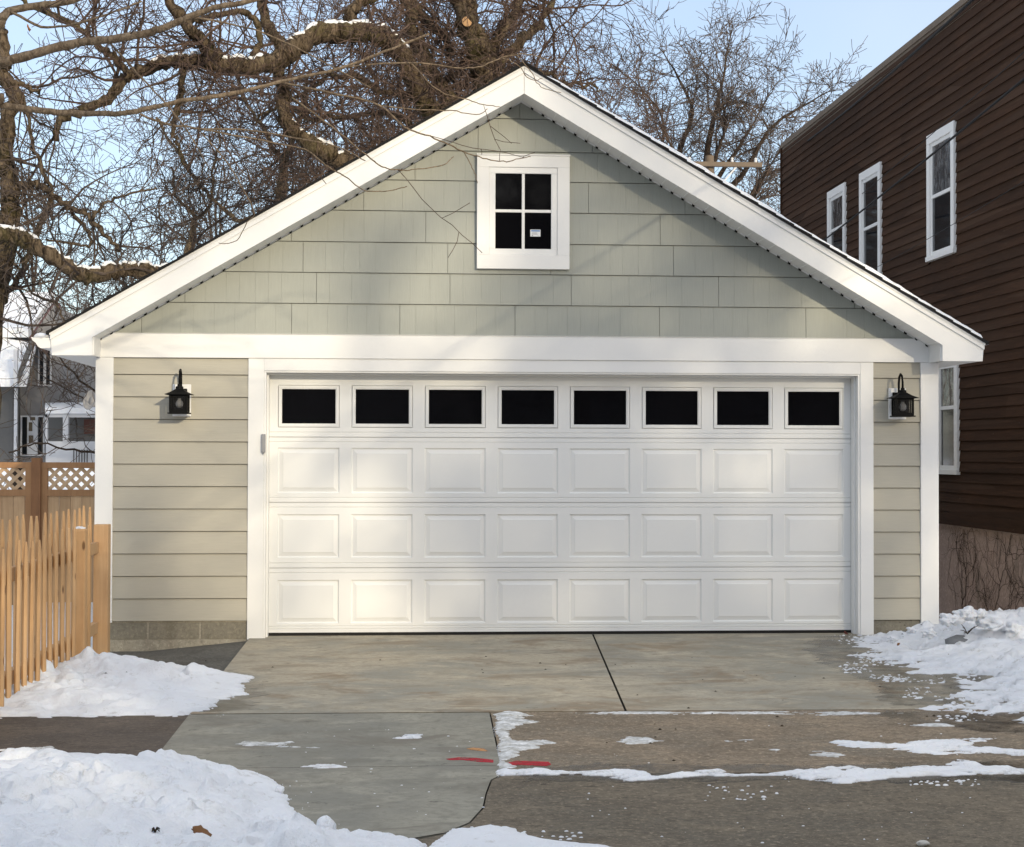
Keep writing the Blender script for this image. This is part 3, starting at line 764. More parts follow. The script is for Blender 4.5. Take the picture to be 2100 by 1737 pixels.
# vines on the foundation
def vine(label, y0, z0, seed):
    rr = random.Random(seed); mb = MB()
    def go(y, z, ang, ln, r, lv):
        pts = [Vector((BXW+.012, y, z))]; k = max(3, int(ln/.05))
        for i in range(k):
            ang += rr.uniform(-.5, .5); y += .05*math.cos(ang); z += .05*math.sin(ang)
            if z > zb0-.15: break
            pts.append(Vector((BXW+.010+rr.uniform(-.008, .004), y, z)))
            if lv < 3 and rr.random() < .35: go(y, z, ang+rr.choice((-1, 1))*rr.uniform(.5, 1.2), ln*rr.uniform(.35, .7), r*.65, lv+1)
        if len(pts) > 1: mb.tube(pts, [r*(1-.6*i/len(pts)) for i in range(len(pts))], 4)
    for j in range(1): go(y0+rr.uniform(-.1, .1), z0, math.pi/2+rr.uniform(-.9, .9), 1.3, .0045, 0)
    tag(mb.build('vine', M['barkd'], origin=(BXW, y0, z0)), label, 'vine', 'bare vines on the brown building foundation')
vine('bare dark vine on the stucco foundation, nearest the garage corner', 4.4, -.35, 1)
vine('bare dark vine spreading over the stucco foundation between two others', 3.3, -.4, 2)
vine('bare dark vine on the stucco foundation, furthest right', 2.2, -.4, 3)

# ------------------------------------------------------------------ fences
def picket(h, w_=.052, th=.022, seed=0):
    rr = random.Random(seed); mb = MB(); k = 6
    tipw = w_*.38
    prof = [(0, w_*.5), (h*.4, w_*(.5+rr.uniform(-.05, .05))), (h-.15, w_*.5), (h-.05, w_*.36), (h-.012, tipw*.62), (h, tipw*.4)]
    n = 6; base = 0
    for z, r in prof:
        for j in range(n):
            a = 2*math.pi*j/n+math.pi/6; mb.v.append((th*.62*math.cos(a)*(1 if z < h-.16 else max(.45, r/(w_*.5))), r*1.1*math.sin(a), z))
    for i in range(len(prof)-1):
        for j in range(n): j2 = (j+1) % n; mb.f.append((i*n+j, i*n+j2, (i+1)*n+j2, (i+1)*n+j))
    mb.f.append(tuple((len(prof)-1)*n+j for j in range(n)))
    return mb
pf = empty('picket_fence', (-2.36, -3.0, -.1), 'low new wooden picket fence with round tapered pickets left of the garage', 'fence')
lib = [picket(1.26, .064, .026, i) for i in range(3)]; meshes = []
for i, b_ in enumerate(lib):
    me = bpy.data.meshes.new('picket'); me.from_pydata(b_.v, [], b_.f); me.materials.append(M['cedar']); meshes.append(me)
po = world_origin(pf)
def addp(x, y, z, hs, i):
    o = bpy.data.objects.new('picket', meshes[i % 3]); C.objects.link(o); o.parent = pf
    o.location = Vector((x, y, z))-po; o.scale = (1, R.uniform(.85, 1.15), hs); o.rotation_euler = (R.uniform(-.008, .008), R.uniform(-.008, .008), R.choice((0, math.pi)))
yy = -5.25; i = 0
while yy < -.38:
    addp(-2.365, yy+R.uniform(-.012, .012), -.13, (1.225+R.uniform(-.02, .02))/1.26, i); i += 1
    yn = (13.6+yy)*.9607-13.6+.022
    if abs(yn+1.5) > .1: addp(-2.272, yn+R.uniform(-.012, .012), -.13, (1.09+R.uniform(-.02, .02))/1.26, i)
    yy += .205
for z in (.10, .72): MB().box(-2.340, -2.297, -5.3, -.45, z, z+.085).build('rail', M['cedar2'], pf)
MB().box(-2.30, -2.205, -1.55, -1.45, -.2, .955).build('post', M['cedar'], pf, bevel=.012)
MB().box(-2.34, -2.225, -.48, -.36, -.2, .94).build('post', M['cedar2'], pf, bevel=.005)
tag(lump('snow_clump', M['snow'], (-2.25, -1.5, .958), .036, 3, (1, 1.1, .35)), 'small snow cap on top of the square picket fence post', 'snow clump')

bf = empty('lattice_fence', (-4, 6.6, -.3), 'tall brown privacy fence with a lattice top behind the picket fence', 'fence')
FY = 6.4
def fz(v): return at(100, v, FY).z
ztp, zl0, zl1, zbt = fz(948), fz(960), fz(1004), fz(1240)
xp = at(76, 950, FY).x
for px in (xp-2.4, xp, xp+2.4, xp-4.8, xp-7.2): MB().box(px-.055, px+.055, FY-.06, FY+.06, -.45, fz(939)).build('post', M['cedard'], bf, bevel=.004)
for k in range(-3, 1):
    xa = xp+k*2.4+.055; xb = xa+2.29
    MB().box(xa, xb, FY-.03, FY+.03, zl0, ztp).box(xa, xb, FY-.03, FY+.03, fz(1017), zl1).box(xa, xa+.075, FY-.028, FY+.028, fz(1017)-1.25, ztp-.001).box(xb-.075, xb, FY-.028, FY+.028, fz(1017)-1.25, ztp-.001).build('frame_rail', M['cedarm'], bf)
    # lattice strips clipped to the opening
    mb = MB(); x0, x1, z0, z1 = xa+.07, xb-.07, zl1-.005, zl0+.005; wd = .042
    for sgn, yo in ((1, -.008), (-1, .002)):
        s = x0-(z1-z0)-.1
        while s < x1+(z1-z0)+.1:
            hw = wd*.7071
            if sgn > 0: q = [(s-hw, z0), (s+hw, z0), (s+(z1-z0)+hw, z1), (s+(z1-z0)-hw, z1)]
            else: q = [(s-hw, z1), (s+hw, z1), (s+(z1-z0)+hw, z0), (s+(z1-z0)-hw, z0)]
            q = clip(q, lambda p_: p_[0]-x0); q = clip(q, lambda p_: x1-p_[0]) if len(q) > 2 else q
            if len(q) > 2: mb.prism([(p_[0], FY+yo, p_[1]) for p_ in q], (0, 0, 0), (0, .008, 0))
            s += .125
    mb.build('lattice', M['lattice'], bf)
    x = xa+.075
    while x < xb-.08:
        w_ = min(.1335, xb-.075-x)
        MB().box(x, x+w_-.004, FY-.012+R.uniform(-.003, .003), FY+.008, zbt-.1+R.uniform(-.01, .01), fz(1017)-.001).build('board', M['cedar2'], bf)
        x += w_

# ------------------------------------------------------------------ snow piles and ice
def P2(pts): return [tuple(gd(u, v))[:2] for u, v in pts]
def clumps(X, Y, s, seed, p=1.0):
    d, v = worley(X*s, Y*s, seed); return np.clip(1-d*1.25, 0, 1)**p*v
def rough(X, Y, seed, k=1.0):
    wx = X+.10*(fbm(X*3, Y*3, seed+60)-.5)*2; wy = Y+.10*(fbm(X*3+9, Y*3, seed+61)-.5)*2
    a = fbm(wx*2.6*k, wy*3.2*k, seed, 5, .55)-.5
    rdg = 1-np.abs(2*fbm(wx*5*k, wy*6.5*k, seed+3, 4, .5)-1)
    c1, v1 = worley(wx*5*k, wy*6*k, seed+7); c2, v2 = worley(wx*12*k, wy*13*k, seed+8)
    l1 = np.sqrt(np.clip(1-(c1/.55)**2, 0, 1))*np.clip((v1-.62)*2.6, 0, 1)
    l2 = np.sqrt(np.clip(1-(c2/.5)**2, 0, 1))*np.clip((v2-.6)*2.5, 0, 1)
    zone = sm(.42, .62, fbm(X*1.7, Y*1.7, seed+20))
    c3, v3 = worley(wx*26*k, wy*27*k, seed+11); l3 = np.sqrt(np.clip(1-(c3/.5)**2, 0, 1))*np.clip((v3-.55)*2.5, 0, 1)
    return .17*a+.055*(rdg-.6)+.060*l1*(.25+.75*zone)+.030*l2*(.15+.85*zone)+.013*l3*zone+.012*(fbm(X*28, Y*28, seed+9)-.5)
def h_mid(X, Y, sd):
    e = 1-np.exp(-np.clip(sd, 0, None)/.20)
    hump = np.exp(-((X+1.95)**2/.16+(Y+2.1)**2/.5))*.05
    z = e*(.055+hump*.8)*sm(-.85, -1.7, X)+.016*sm(0, .04, sd)+(rough(X, Y, 3)*1.15-.008)*sm(.0, .30, sd)*sm(-.95, -1.5, X)
    return np.where(sd > 0, np.maximum(z, .008), 0)
pmid = [(-2.75, -3.97), (-1.75, -4.03), (-1.3, -3.97), (-1.06, -3.8), (-1.10, -3.45), (-.92, -3.1), (-1.02, -2.7), (-.93, -2.4), (-1.25, -2.05), (-1.45, -1.75), (-1.75, -1.5), (-2.1, -1.55), (-2.5, -1.3), (-2.9, -1.2), (-3.2, -3.97)]
tag(field('snow_pile', M['snow'], pmid, h_mid, .016, base=lambda X, Y: -.03*(1-sm(-1.5, -1.2, X)), edge=.06, seed=11, ys_=3.0), 'white snow pile between the picket fence and the driveway', 'snow pile', 'snow piles')
def h_fl(X, Y, sd):
    e = 1-np.exp(-np.clip(sd, 0, None)/.20)
    z = e*(.028+.10*sm(-5.6, -7.1, Y))*(.5+.5*sm(-.2, -1.2, X))+.015*sm(0, .04, sd)+(rough(X, Y, 33)*1.25-.01)*(.35+.65*sm(-5.2, -6.1, Y))*sm(.0, .22, sd)
    return np.where(sd > 0, np.maximum(z, .008), 0)
pfl = [(-4.6, -5.25), (-2.6, -5.3), (-2.0, -5.28), (-1.55, -5.22), (-1.2, -5.38), (-.98, -5.3), (-.78, -5.62), (-.62, -5.75), (-.50, -6.1), (-.46, -6.45), (-.36, -6.75), (-.27, -7.0), (-.05, -7.13), (.1, -7.2), (.16, -7.6), (-.2, -9.0), (-4.6, -9.0)]
tag(field('snow_pile', M['snow'], pfl, h_fl, .014, base=0, edge=.05, seed=12), 'largest snow pile, filling the bottom left corner beside the street', 'snow pile', 'snow piles')
def h_bc(X, Y, sd):
    z = (1-np.exp(-np.clip(sd, 0, None)/.12))*.035+.008*sm(0, .04, sd)+rough(X, Y, 51, 1.3)*.3*sm(0, .25, sd)
    return np.where(sd > 0, np.maximum(z, .004), 0)
pbc = P2([(880, 1735), (905, 1716), (925, 1700), (960, 1702), (1030, 1697), (1060, 1700), (1085, 1717), (1130, 1727), (1190, 1732), (1250, 1738), (1340, 1752)])+[(.9, -9), (.0, -9), (.06, -7.5)]
tag(field('snow_pile', M['snow'], pbc, h_bc, .012, base=0, edge=.035, seed=13), 'low flat snow patch at the bottom edge, in the middle of the pavement', 'snow pile', 'snow piles')
def h_r(X, Y, sd):
    e = 1-np.exp(-np.clip(sd, 0, None)/.5)
    crest = np.exp(-((Y+.45)**2/.9))*sm(3.9, 4.7, X)*.13
    z = e*(.05+.06*sm(3.6, 4.6, X)+crest)+.014*sm(0, .03, sd)
    z += rough(X, Y, 71, 1.15)*sm(.05, .7, sd)*(.45+.75*sm(3.8, 4.5, X))
    c2, v2 = worley(X*16, Y*16, 15); z += np.sqrt(np.clip(1-(c2/.5)**2, 0, 1))*np.clip((v2-.5)*2, 0, 1)*.022*sm(0, .08, sd)*sm(1.2, .3, sd)
    z = np.maximum(z, .006)
    hole = sm(.50, .36, fbm(X*7, Y*12, 77, 5, .6))*sm(.55, .2, sd)
    z = z-.08*hole
    z = np.where((X < 4.56) & (Y > -.028), 0, z)
    return np.where(sd > 0, z, 0)
pr = [(3.82, -.05), (3.7, -.3), (3.52, -.85), (3.62, -1.1), (3.38, -1.45), (3.32, -1.75), (3.58, -2.0), (3.42, -2.45), (3.72, -2.6), (3.6, -3.2), (3.28, -3.5), (3.32, -3.85), (2.9, -3.99), (3.3, -4.08), (3.45, -4.25), (3.4, -4.55), (3.9, -4.65), (5.0, -4.7), (6.17, -4.7), (6.17, .9), (4.56, .9), (4.56, .02), (3.98, -.01)]
tag(field('snow_pile', M['snowd'], pr, h_r, .018, base=-.02, edge=.12, seed=14, ys_=2.2), 'lumpy shovelled snow pile against the right corner of the garage', 'snow pile', 'snow piles')
def h_flat(hh):
    def f(X, Y, sd):
        z = hh*sm(0, .05, sd)*(.6+.8*fbm(X*9, Y*18, 5))+.25*hh*sm(0, .02, sd)
        hole = fbm(X*6, Y*26, 91, 6, .7)
        return np.where((sd > 0) & (hole > .46-1.2*np.clip(sd, 0, .2)), z*np.clip((hole-.3)*3, .3, 1.3), 0)
    return f
def patch(name, pts, label, cat, group, hh=.012, mat='ice', edge=.03, res=.009, seed=1):
    tag(field(name, M[mat], P2(pts), h_flat(hh), res, base=0, edge=edge*1.5, seed=seed, ys_=2.2), label, cat, group)
patch('snow_strip', [(1014, 1578), (1060, 1580), (1120, 1578), (1160, 1583), (1280, 1578), (1330, 1585), (1345, 1592), (1420, 1580), (1480, 1578), (1510, 1588), (1600, 1585), (1690, 1575), (1740, 1572), (1790, 1576), (1850, 1572), (1920, 1572), (1960, 1556), (1990, 1560), (2020, 1570), (2100, 1577), (2200, 1580), (2200, 1592), (2100, 1588), (2000, 1589), (1920, 1592), (1830, 1596), (1760, 1604), (1720, 1607), (1650, 1598), (1590, 1592), (1440, 1593), (1330, 1600), (1290, 1602), (1230, 1592), (1100, 1590), (1015, 1592)],
      'long white strip of snow along the joint between sidewalk and street apron', 'snow strip', 'snow and ice patches', .013, 'snow', .012, .008, 21)
patch('ice_patch', [(1012, 1500), (1016, 1475), (1008, 1465), (1040, 1460), (1075, 1463), (1100, 1468), (1070, 1476), (1110, 1480), (1075, 1486), (1048, 1495), (1050, 1510), (1062, 1520), (1120, 1520), (1140, 1524), (1105, 1528), (1110, 1535), (1070, 1540), (1070, 1550), (1040, 1562), (1062, 1572), (1040, 1580), (1018, 1578), (1020, 1520)],
      'tall grey ice patch along the joint above the red paint marks', 'ice patch', 'snow and ice patches', .010, 'ice', .012, .007, 22)
patch('ice_patch', [(1262, 1521), (1290, 1511), (1330, 1514), (1366, 1519), (1330, 1525), (1290, 1528)], 'small oval grey ice patch alone in the middle of the brown slab', 'ice patch', 'snow and ice patches', .008, 'ice', .02, .007, 23)
patch('ice_patch', [(478, 1526), (500, 1521), (560, 1523), (605, 1521), (590, 1529), (660, 1534), (600, 1534), (500, 1531)], 'streaky white ice smear nearest the left edge of the driveway', 'ice patch', 'snow and ice patches', .010, 'ice', .015, .007, 24)
patch('ice_patch', [(790, 1514), (830, 1506), (870, 1506), (865, 1515), (815, 1517)], 'short white ice smear on the upper part of the grey slab', 'ice patch', 'snow and ice patches', .010, 'snow', .015, .007, 25)
patch('ice_patch', [(605, 1574), (650, 1566), (700, 1568), (735, 1574), (690, 1577), (650, 1579)], 'broken white ice smear on the lower left part of the grey slab', 'ice patch', 'snow and ice patches', .012, 'snow', .018, .007, 26)
patch('ice_patch', [(1685, 1518), (1740, 1522), (1850, 1526), (1900, 1518), (2045, 1514), (1990, 1528), (2100, 1540), (2190, 1545), (2190, 1555), (2060, 1548), (2000, 1545), (1920, 1548), (1860, 1540), (1740, 1535)], 'large white ice patch at the right end of the brown slab', 'ice patch', 'snow and ice patches', .012, 'snow', .03, .009, 27)
patch('ice_patch', [(1839, 1484), (1880, 1485), (1965, 1487), (1960, 1491), (1900, 1490), (1845, 1488)], 'thin white ice line just in front of the right snow pile', 'ice patch', 'snow and ice patches', .008, 'ice', .02, .008, 28)
patch('ice_patch', [(1480, 1518), (1550, 1516), (1545, 1521), (1490, 1522)], 'thin pale ice smear on the brown slab left of a similar one', 'ice patch', 'snow and ice patches', .006, 'ice', .02, .008, 29)
patch('ice_patch', [(1568, 1536), (1600, 1533), (1615, 1540), (1590, 1545)], 'small pale ice smear low on the brown slab', 'ice patch', 'snow and ice patches', .006, 'ice', .02, .008, 30)
patch('ice_patch', [(1650, 1545), (1690, 1541), (1740, 1549), (1720, 1556), (1660, 1550)], 'faint ragged ice smear below the large ice patch', 'ice patch', 'snow and ice patches', .006, 'ice', .03, .008, 31)
patch('ice_patch', [(0, 1536), (60, 1532), (110, 1530), (116, 1535), (60, 1540), (-40, 1542)], 'thin white smear on the dark brown sidewalk left of the driveway', 'ice patch', 'snow and ice patches', .008, 'ice', .015, .008, 32)
patch('ice_patch', [(1150, 1462), (1400, 1461), (1600, 1460), (1850, 1461), (1900, 1465), (1700, 1467), (1500, 1464), (1300, 1465)], 'thin broken line of ice along the joint below the driveway', 'ice patch', 'snow and ice patches', .006, 'ice', .035, .009, 33)
dm = MT('damp_film', .25, .5); dm.col((.03, .026, .02, 1)); dn = dm.noise(5, 6, .7); dm.L(dm.ramp(dn, [(.35, 0.0), (.6, .5)]), dm.b.inputs['Alpha']); M['damp'] = dm.m
def h_damp(X, Y, sd): return np.where(sd > 0, .0012, 0)
def damp(poly, seed): tag(field('meltwater', M['damp'], poly, h_damp, .02, base=0, edge=.12, seed=seed, thr=.0005, ys_=1.5), None, None, None, 'structure')
damp([(3.5, -.05), (3.2, -.9), (3.05, -1.9), (3.15, -2.9), (2.9, -3.9), (5, -3.9), (4, -.05)], 61)
damp([(.56, -5.60), (2, -5.66), (4.5, -5.55), (4.5, -6.10), (2.2, -6.12), (.58, -6.02)], 62)
damp([(2.6, -4.08), (4.6, -4.1), (4.6, -5.0), (3.2, -4.8)], 63)
damp([(-1.15, -3.93), (-.8, -3.8), (-.82, -2.9), (-1.0, -2.2), (-1.155, -2.0)], 64)
mb = MB(); rd = random.Random(5)
for (cx, cy, n_, sp_) in ((4.4, -1.0, 26, .5), (4.2, -2.2, 14, .5), (-1.7, -2.3, 12, .35), (-1.3, -6.8, 20, .5), (2.2, -4.9, 30, 1.0), (0.9, -1.6, 10, .8), (2.6, -2.4, 10, .7)):
    for _ in range(n_):
        x_ = cx+rd.gauss(0, sp_); y_ = cy+rd.gauss(0, sp_*.6); z_ = .15 if cx > 4 and y_ > -1.6 else (.06 if abs(cx) > 1.2 and cx < 0 else .002)
        r_ = rd.uniform(.003, .008); k = len(mb.v)
        mb.v += [(x_-r_*1.6, y_, z_), (x_, y_-r_, z_), (x_+r_*1.6, y_, z_), (x_, y_+r_, z_), (x_, y_, z_+r_)]
        mb.f += [(k, k+1, k+4), (k+1, k+2, k+4), (k+2, k+3, k+4), (k+3, k, k+4)]
tag(mb.build('debris', M['barkd']), 'tiny dark bits of bark and leaf strewn over snow and pavement', 'debris', None, 'stuff')
# scattered crumbs
mb = MB(); rr = random.Random(9)
def crumb(c, r):
    k = len(mb.v); n = 6
    ring_ = [rr.uniform(.6, 1.3) for _ in range(n)]
    for j in range(n): a = j*math.pi/3; mb.v.append((c[0]+r*ring_[j]*math.cos(a)*1.4, c[1]+r*ring_[j]*math.sin(a), c[2]))
    for j in range(n): a = j*math.pi/3; mb.v.append((c[0]+r*.6*ring_[j]*math.cos(a)*1.4, c[1]+r*.6*ring_[j]*math.sin(a), c[2]+r*.6))
    mb.v.append((c[0], c[1], c[2]+r*.75))
    for j in range(n):
        j2 = (j+1) % n; mb.f.append((k+j, k+j2, k+n+j2, k+n+j)); mb.f.append((k+n+j, k+n+j2, k+2*n))
def scatter(n, u0, u1, v0, v1, r0, r1):
    for _ in range(n):
        p_ = gd(rr.uniform(u0, u1), rr.uniform(v0, v1)); crumb((p_.x, p_.y, -.001), rr.uniform(r0, r1)*rr.uniform(.5, 1))
for _ in range(26):
    cu, cv = rr.choice([(1780, 1345), (1800, 1365), (1850, 1395), (1900, 1420), (1930, 1450), (1760, 1310), (1990, 1470)]); cu += rr.gauss(0, 25); cv += rr.gauss(0, 9)
    scatter(22, cu-28, cu+28, cv-6, cv+6, .002, .016)
scatter(40, 600, 1000, 1480, 1700, .002, .008); scatter(26, 1450, 1600, 1612, 1640, .003, .010); scatter(30, 1860, 2010, 1598, 1612, .004, .012)
scatter(60, 1100, 2050, 1470, 1730, .002, .007); scatter(16, 440, 470, 1390, 1480, .002, .006); scatter(24, 560, 640, 1600, 1690, .002, .008); scatter(8, 1890, 1895, 1727, 1730, .004, .008)
scatter(50, 1280, 1330, 1590, 1600, .003, .010); scatter(30, 1040, 1200, 1700, 1735, .004, .012)
tag(mb.build('snow_crumbs', M['snow'], smooth=True), 'loose white crumbs of snow scattered over the driveway and pavement', 'snow crumbs', None, 'stuff')

def onsurf(u, v, z): return gd(u, v, z)
p_ = onsurf(668, 1700, .05); tag(lump('snowball', M['snow'], (p_.x, p_.y, .055), .042, 2, (1, 1, .95), 3, .2), 'round snowball, the larger one, near the bottom of the left pile edge', 'snowball', 'snowballs')
p_ = onsurf(733/1.0-0, 1622, .02); p_ = onsurf(573+160*0, 1622, .02); tag(lump('snowball', M['snow'], (p_.x, p_.y, .022), .022, 6, (1, 1, .9), 3, .2), 'tiny snowball, the smaller one, on the upper right pile edge', 'snowball', 'snowballs')
for k, (u, v, z, r) in enumerate([(1905, 1300, .25, .07), (1870, 1292, .2, .05), (1950, 1272, .3, .10), (2030, 1275, .3, .12), (2010, 1262, .32, .08), (1985, 1258, .36, .10), (2075, 1290, .3, .10), (1830, 1312, .12, .05)]):
    p_ = onsurf(u, v, z); p_.y = max(min(p_.y, .3), -1.4); p_ = at(u, v, p_.y)
    tag(lump('snow_chunk', M['snow'], p_, r*.62, 20+k, (1.15, .9, .7), 4, .75), 'lumpy white snow chunk lying on the right snow pile', 'snow chunk', 'chunks on the right snow pile')
p_ = at(1962, 1322, -1.35); tag(lump('ice_chunk', M['rock'], p_, .085, 41, (1.1, .7, .8), 2, .6), 'angular dirty grey ice chunk on the right snow pile', 'ice chunk')
# leaves
def leaf(mat, loc, s, rot, seed):
    rr2 = random.Random(seed); mb2 = MB(); k = 10; n = len(mb2.v)
    out = []
    for i in range(2*k):
        a = 2*math.pi*i/(2*k); r = s*(1 if i % 2 == 0 else .84)*rr2.uniform(.82, 1.1)*(1+.35*math.cos(a))
        out.append(Vector((r*math.cos(a), .62*r*math.sin(a), .35*s*math.sin(a*1.5+seed)*abs(math.cos(a))+.25*s*abs(math.sin(a)))))
    mid = [o_*.45+Vector((0, 0, -.08*s)) for o_ in out]
    E_ = Matrix.Rotation(rot[2], 4, 'Z') @ Matrix.Rotation(rot[0], 4, 'X') @ Matrix.Rotation(rot[1], 4, 'Y')
    allv = [E_ @ v for v in out]+[E_ @ v for v in mid]+[E_ @ Vector((0, 0, 0))]
    mb2.v = [tuple(v+Vector(loc)) for v in allv]; N = 2*k
    for i in range(N): j = (i+1) % N; mb2.f += [(i, j, N+j, N+i), (N+i, N+j, 2*N)]
    o = mb2.build('dead_leaf', mat, origin=loc, smooth=True)
    so = o.modifiers.new('thick', 'SOLIDIFY'); so.thickness = .0012
    return o
p_ = gd(405, 1705, .13); tag(leaf(M['leaf'], (p_.x, p_.y, .125), .050, (.75, .35, .35), 3), 'large curled brown dead leaf on the front left snow pile', 'leaf')
p_ = at(1733, 1299, -.05); tag(leaf(M['leafr'], (p_.x, p_.y, .022), .028, (.9, .2, .3), 4), 'small dark red dead leaf at the right foot of the garage door', 'leaf')
for k, (u, v, y, s, lab) in enumerate([(1843, 1323, -1.0, .03, 'small round brown leaf on the snow nearest the garage door'), (1946, 1346, -1.7, .03, 'small tan curled leaf below the grey ice chunk'), (1887, 1344, -1.6, .018, 'tiny dark leaf scrap left of the tan curled leaf'), (2036, 1281, -.9, .022, 'tiny brown leaf high on the right snow pile')]):
    p_ = at(u, v, y); tag(leaf(M['leaf'], p_, s, (.8, .2, k), 10+k), lab, 'leaf')
p_ = gd(1893, 1728, .01); tag(lump('pebble', M['pebble'], (p_.x, p_.y, .008), .022, 8, (1.2, .8, .5), 2, .3), 'pale pebble on the dark pavement near the bottom right', 'pebble')
# weed bits poking out of snow
def weed(u, v, z, s, seed, label, group):
    rr2 = random.Random(seed); p_ = gd(u, v, z); mb2 = MB()
    for _ in range(9):
        a = rr2.uniform(0, 6.28); l = s*rr2.uniform(.4, 1); q = Vector((math.cos(a)*l, math.sin(a)*l, l*rr2.uniform(.1, .9)))
        mb2.tube([p_, p_+q*.5+Vector((0, 0, .01)), p_+q], [.004, .003, .002], 4)
    tag(mb2.build('dry_weed', M['barkd'], origin=p_), label, 'weed', group)
weed(104, 1708, .15, .022, 1, 'dark dry weed tips poking through the snow, left of the dead leaf', 'dry weeds')
weed(318, 1706, .14, .018, 2, 'dark dry weed tips just left of the brown leaf', 'dry weeds')
weed(1984, 1300, .2, .09, 5, 'bare dry weed stems on top of the right snow pile', 'dry weeds')

# ------------------------------------------------------------------ pole and wires
PY = 24.4
pc = at(1455, 320, PY); pp = empty('utility_pole', (pc.x, PY, -.3), 'wooden utility pole top with crossarm behind the right roof slope', 'utility pole')
MB().tube([Vector((pc.x, PY, -.3)), Vector((pc.x, PY, pc.z))], [.16, .105], 14).build('pole', M['oldwood'], pp, smooth=False)
ca = at(1420, 334, PY-.2).z; zc = at(1500, 340, PY).z
MB().box(pc.x-1.2, pc.x+1.2, PY-.21, PY-.11, zc-.055, zc+.055).build('crossarm', M['oldwood'], pp, bevel=.01)
MB().tube([Vector((pc.x, PY-.16, zc-.75)), Vector((pc.x+.6, PY-.16, zc-.05))], .02, 6).build('brace', M['fwhite'], pp)
for dx in (-1.05, -.5, .5, 1.05): MB().lathe([(.0, .11), (.03, .10), (.035, .07), (.02, .06), (.035, .04), (.03, .0)], (pc.x+dx, PY-.16, zc+.056), 10).build('insulator', M['fwhite'], pp)
def wire(p0, p1, sag, r, label):
    pts = []
    for i in range(25):
        t = i/24; q = p0.lerp(p1, t); q.z -= sag*4*t*(1-t); pts.append(q)
    tag(MB().tube(pts, r, 5).build('overhead_wire', M['wire'], origin=p0, smooth=True), label, 'wire', 'overhead wires')
def thru(u0, v0, d0, u1, v1, d1):   # a straight run through two measured points, stretched both ways
    return at(u0, v0, d0), at(u1, v1, d1)
a, b = thru(1937, 0, -1.5, 1560, 345, PY-.15); e0 = a+(a-b)*.35; wire(e0, b, .25, .012, 'thick black wire rising past the flat roof of the brown building')
a, b = thru(2100, 146, -2, 1700, 481, 9); e0 = a+(a-b)*.8; b2 = b+(b-a)*.25; wire(e0, b2, .06, .011, 'thick black wire crossing the upper windows of the brown building')
a, b = thru(2100, 80, -2, 1720, 430, 11); e0 = a+(a-b)*.8; b2 = b+(b-a)*.3; wire(e0, b2, .1, .004, 'thin wire above the thick one across the brown building')
a, b = thru(2100, 345, -2, 1760, 560, 8); e0 = a+(a-b)*.8; b2 = b+(b-a)*.3; wire(e0, b2, .1, .003, 'thinnest wire, lowest across the brown building')

# ------------------------------------------------------------------ far houses
HY = 26.0
gh = empty('grey_house', tuple(at(60, 950, HY)), 'grey stucco house with snowy roof and porch far behind the lattice fence', 'house')
def HP(u, v, y=HY): return at(u, v, y)
def hbox(mb, u0, v0, u1, v1, y0, y1):
    a = HP(u0, v0, y0); b = HP(u1, v1, y0); return mb.box(min(a.x, b.x), max(a.x, b.x), y0, y1, min(a.z, b.z), max(a.z, b.z))
def hprism(mb, pts, y0, y1): return mb.prism([tuple(HP(u, v, y0)) for u, v in pts], (0, 0, 0), (0, y1-y0, 0))
mb = MB(); hprism(mb, [(-160, 960), (140, 960), (140, 826), (118, 690), (110, 626), (66, 690), (-160, 690)], HY, HY+8); mb.build('wall', M['hgrey'], gh)
mb = MB(); hprism(mb, [(-200, 960), (26, 960), (26, 690), (-200, 690)], HY-.8, HY-.02); mb.build('side_wing', M['hdark'], gh)
mb = MB()   # big snowy roof slope facing us, with its brown right rake
A, B, C_, D_ = HP(-200, 616, HY+5), HP(112, 616, HY+5), HP(60, 692, HY-.9), HP(-240, 692, HY-.9)
mb.prism([tuple(A), tuple(B), tuple(C_), tuple(D_)], (0, 0, 0), (0, 0, .22)); mb.build('roof', M['snow'], gh)
mb = MB(); mb.prism([tuple(B), tuple(B+Vector((.12, 0, -.1))), tuple(C_+Vector((.35, 0, -.35))), tuple(C_)], (0, -.05, 0), (0, .3, 0)); mb.build('rake_board', M['redbrown'], gh)
mb = MB(); A, B, C_, D_ = HP(-30, 700, HY-.85), HP(74, 716, HY-.85), HP(54, 793, HY-1.6), HP(-80, 793, HY-1.6)
mb.prism([tuple(A), tuple(B), tuple(C_), tuple(D_)], (0, 0, 0), (0, 0, .14)); mb.build('lower_roof', M['snow'], gh)
hprism(MB(), [(60, 700), (72, 694), (34, 790), (28, 786)], HY-1.75, HY-1.6).build('rake_board', M['hdark'], gh)
mb = MB(); hbox(mb, 29, 796, 34, 946, HY-1.4, HY-1.32); hbox(mb, 28, 716, 35, 790, HY-1.9, HY-1.8); mb.build('downspout', M['fwhite'], gh)
def hwin(u0, v0, u1, v1, cols, y=HY-.05, t=3):
    mb = MB(); a = HP(u0, v0, y-.06); b = HP(u1, v1, y-.06); tt = .035
    ring(mb, a.x, b.x, b.z, a.z, tt, y-.06, y-.0)
    for k in range(1, cols): x = a.x+(b.x-a.x)*k/cols; mb.box(x-.03, x+.03, y-.058, y, b.z+tt, a.z-tt)
    f = mb.build('window', M['fwhite'], gh)
    MB().box(a.x+tt, b.x-tt, y-.02, y-.008, b.z+tt, a.z-tt).build('window_pane', M['glass2'], f); return f
hwin(78, 716, 105, 792, 2); hwin(42, 852, 91, 935, 3); hwin(-6, 710, 20, 776, 1, HY-.9)
mb = MB(); hbox(mb, 56, 862, 76, 932, HY-.13, HY-.11); mb.build('door', M['fwhite'], gh)
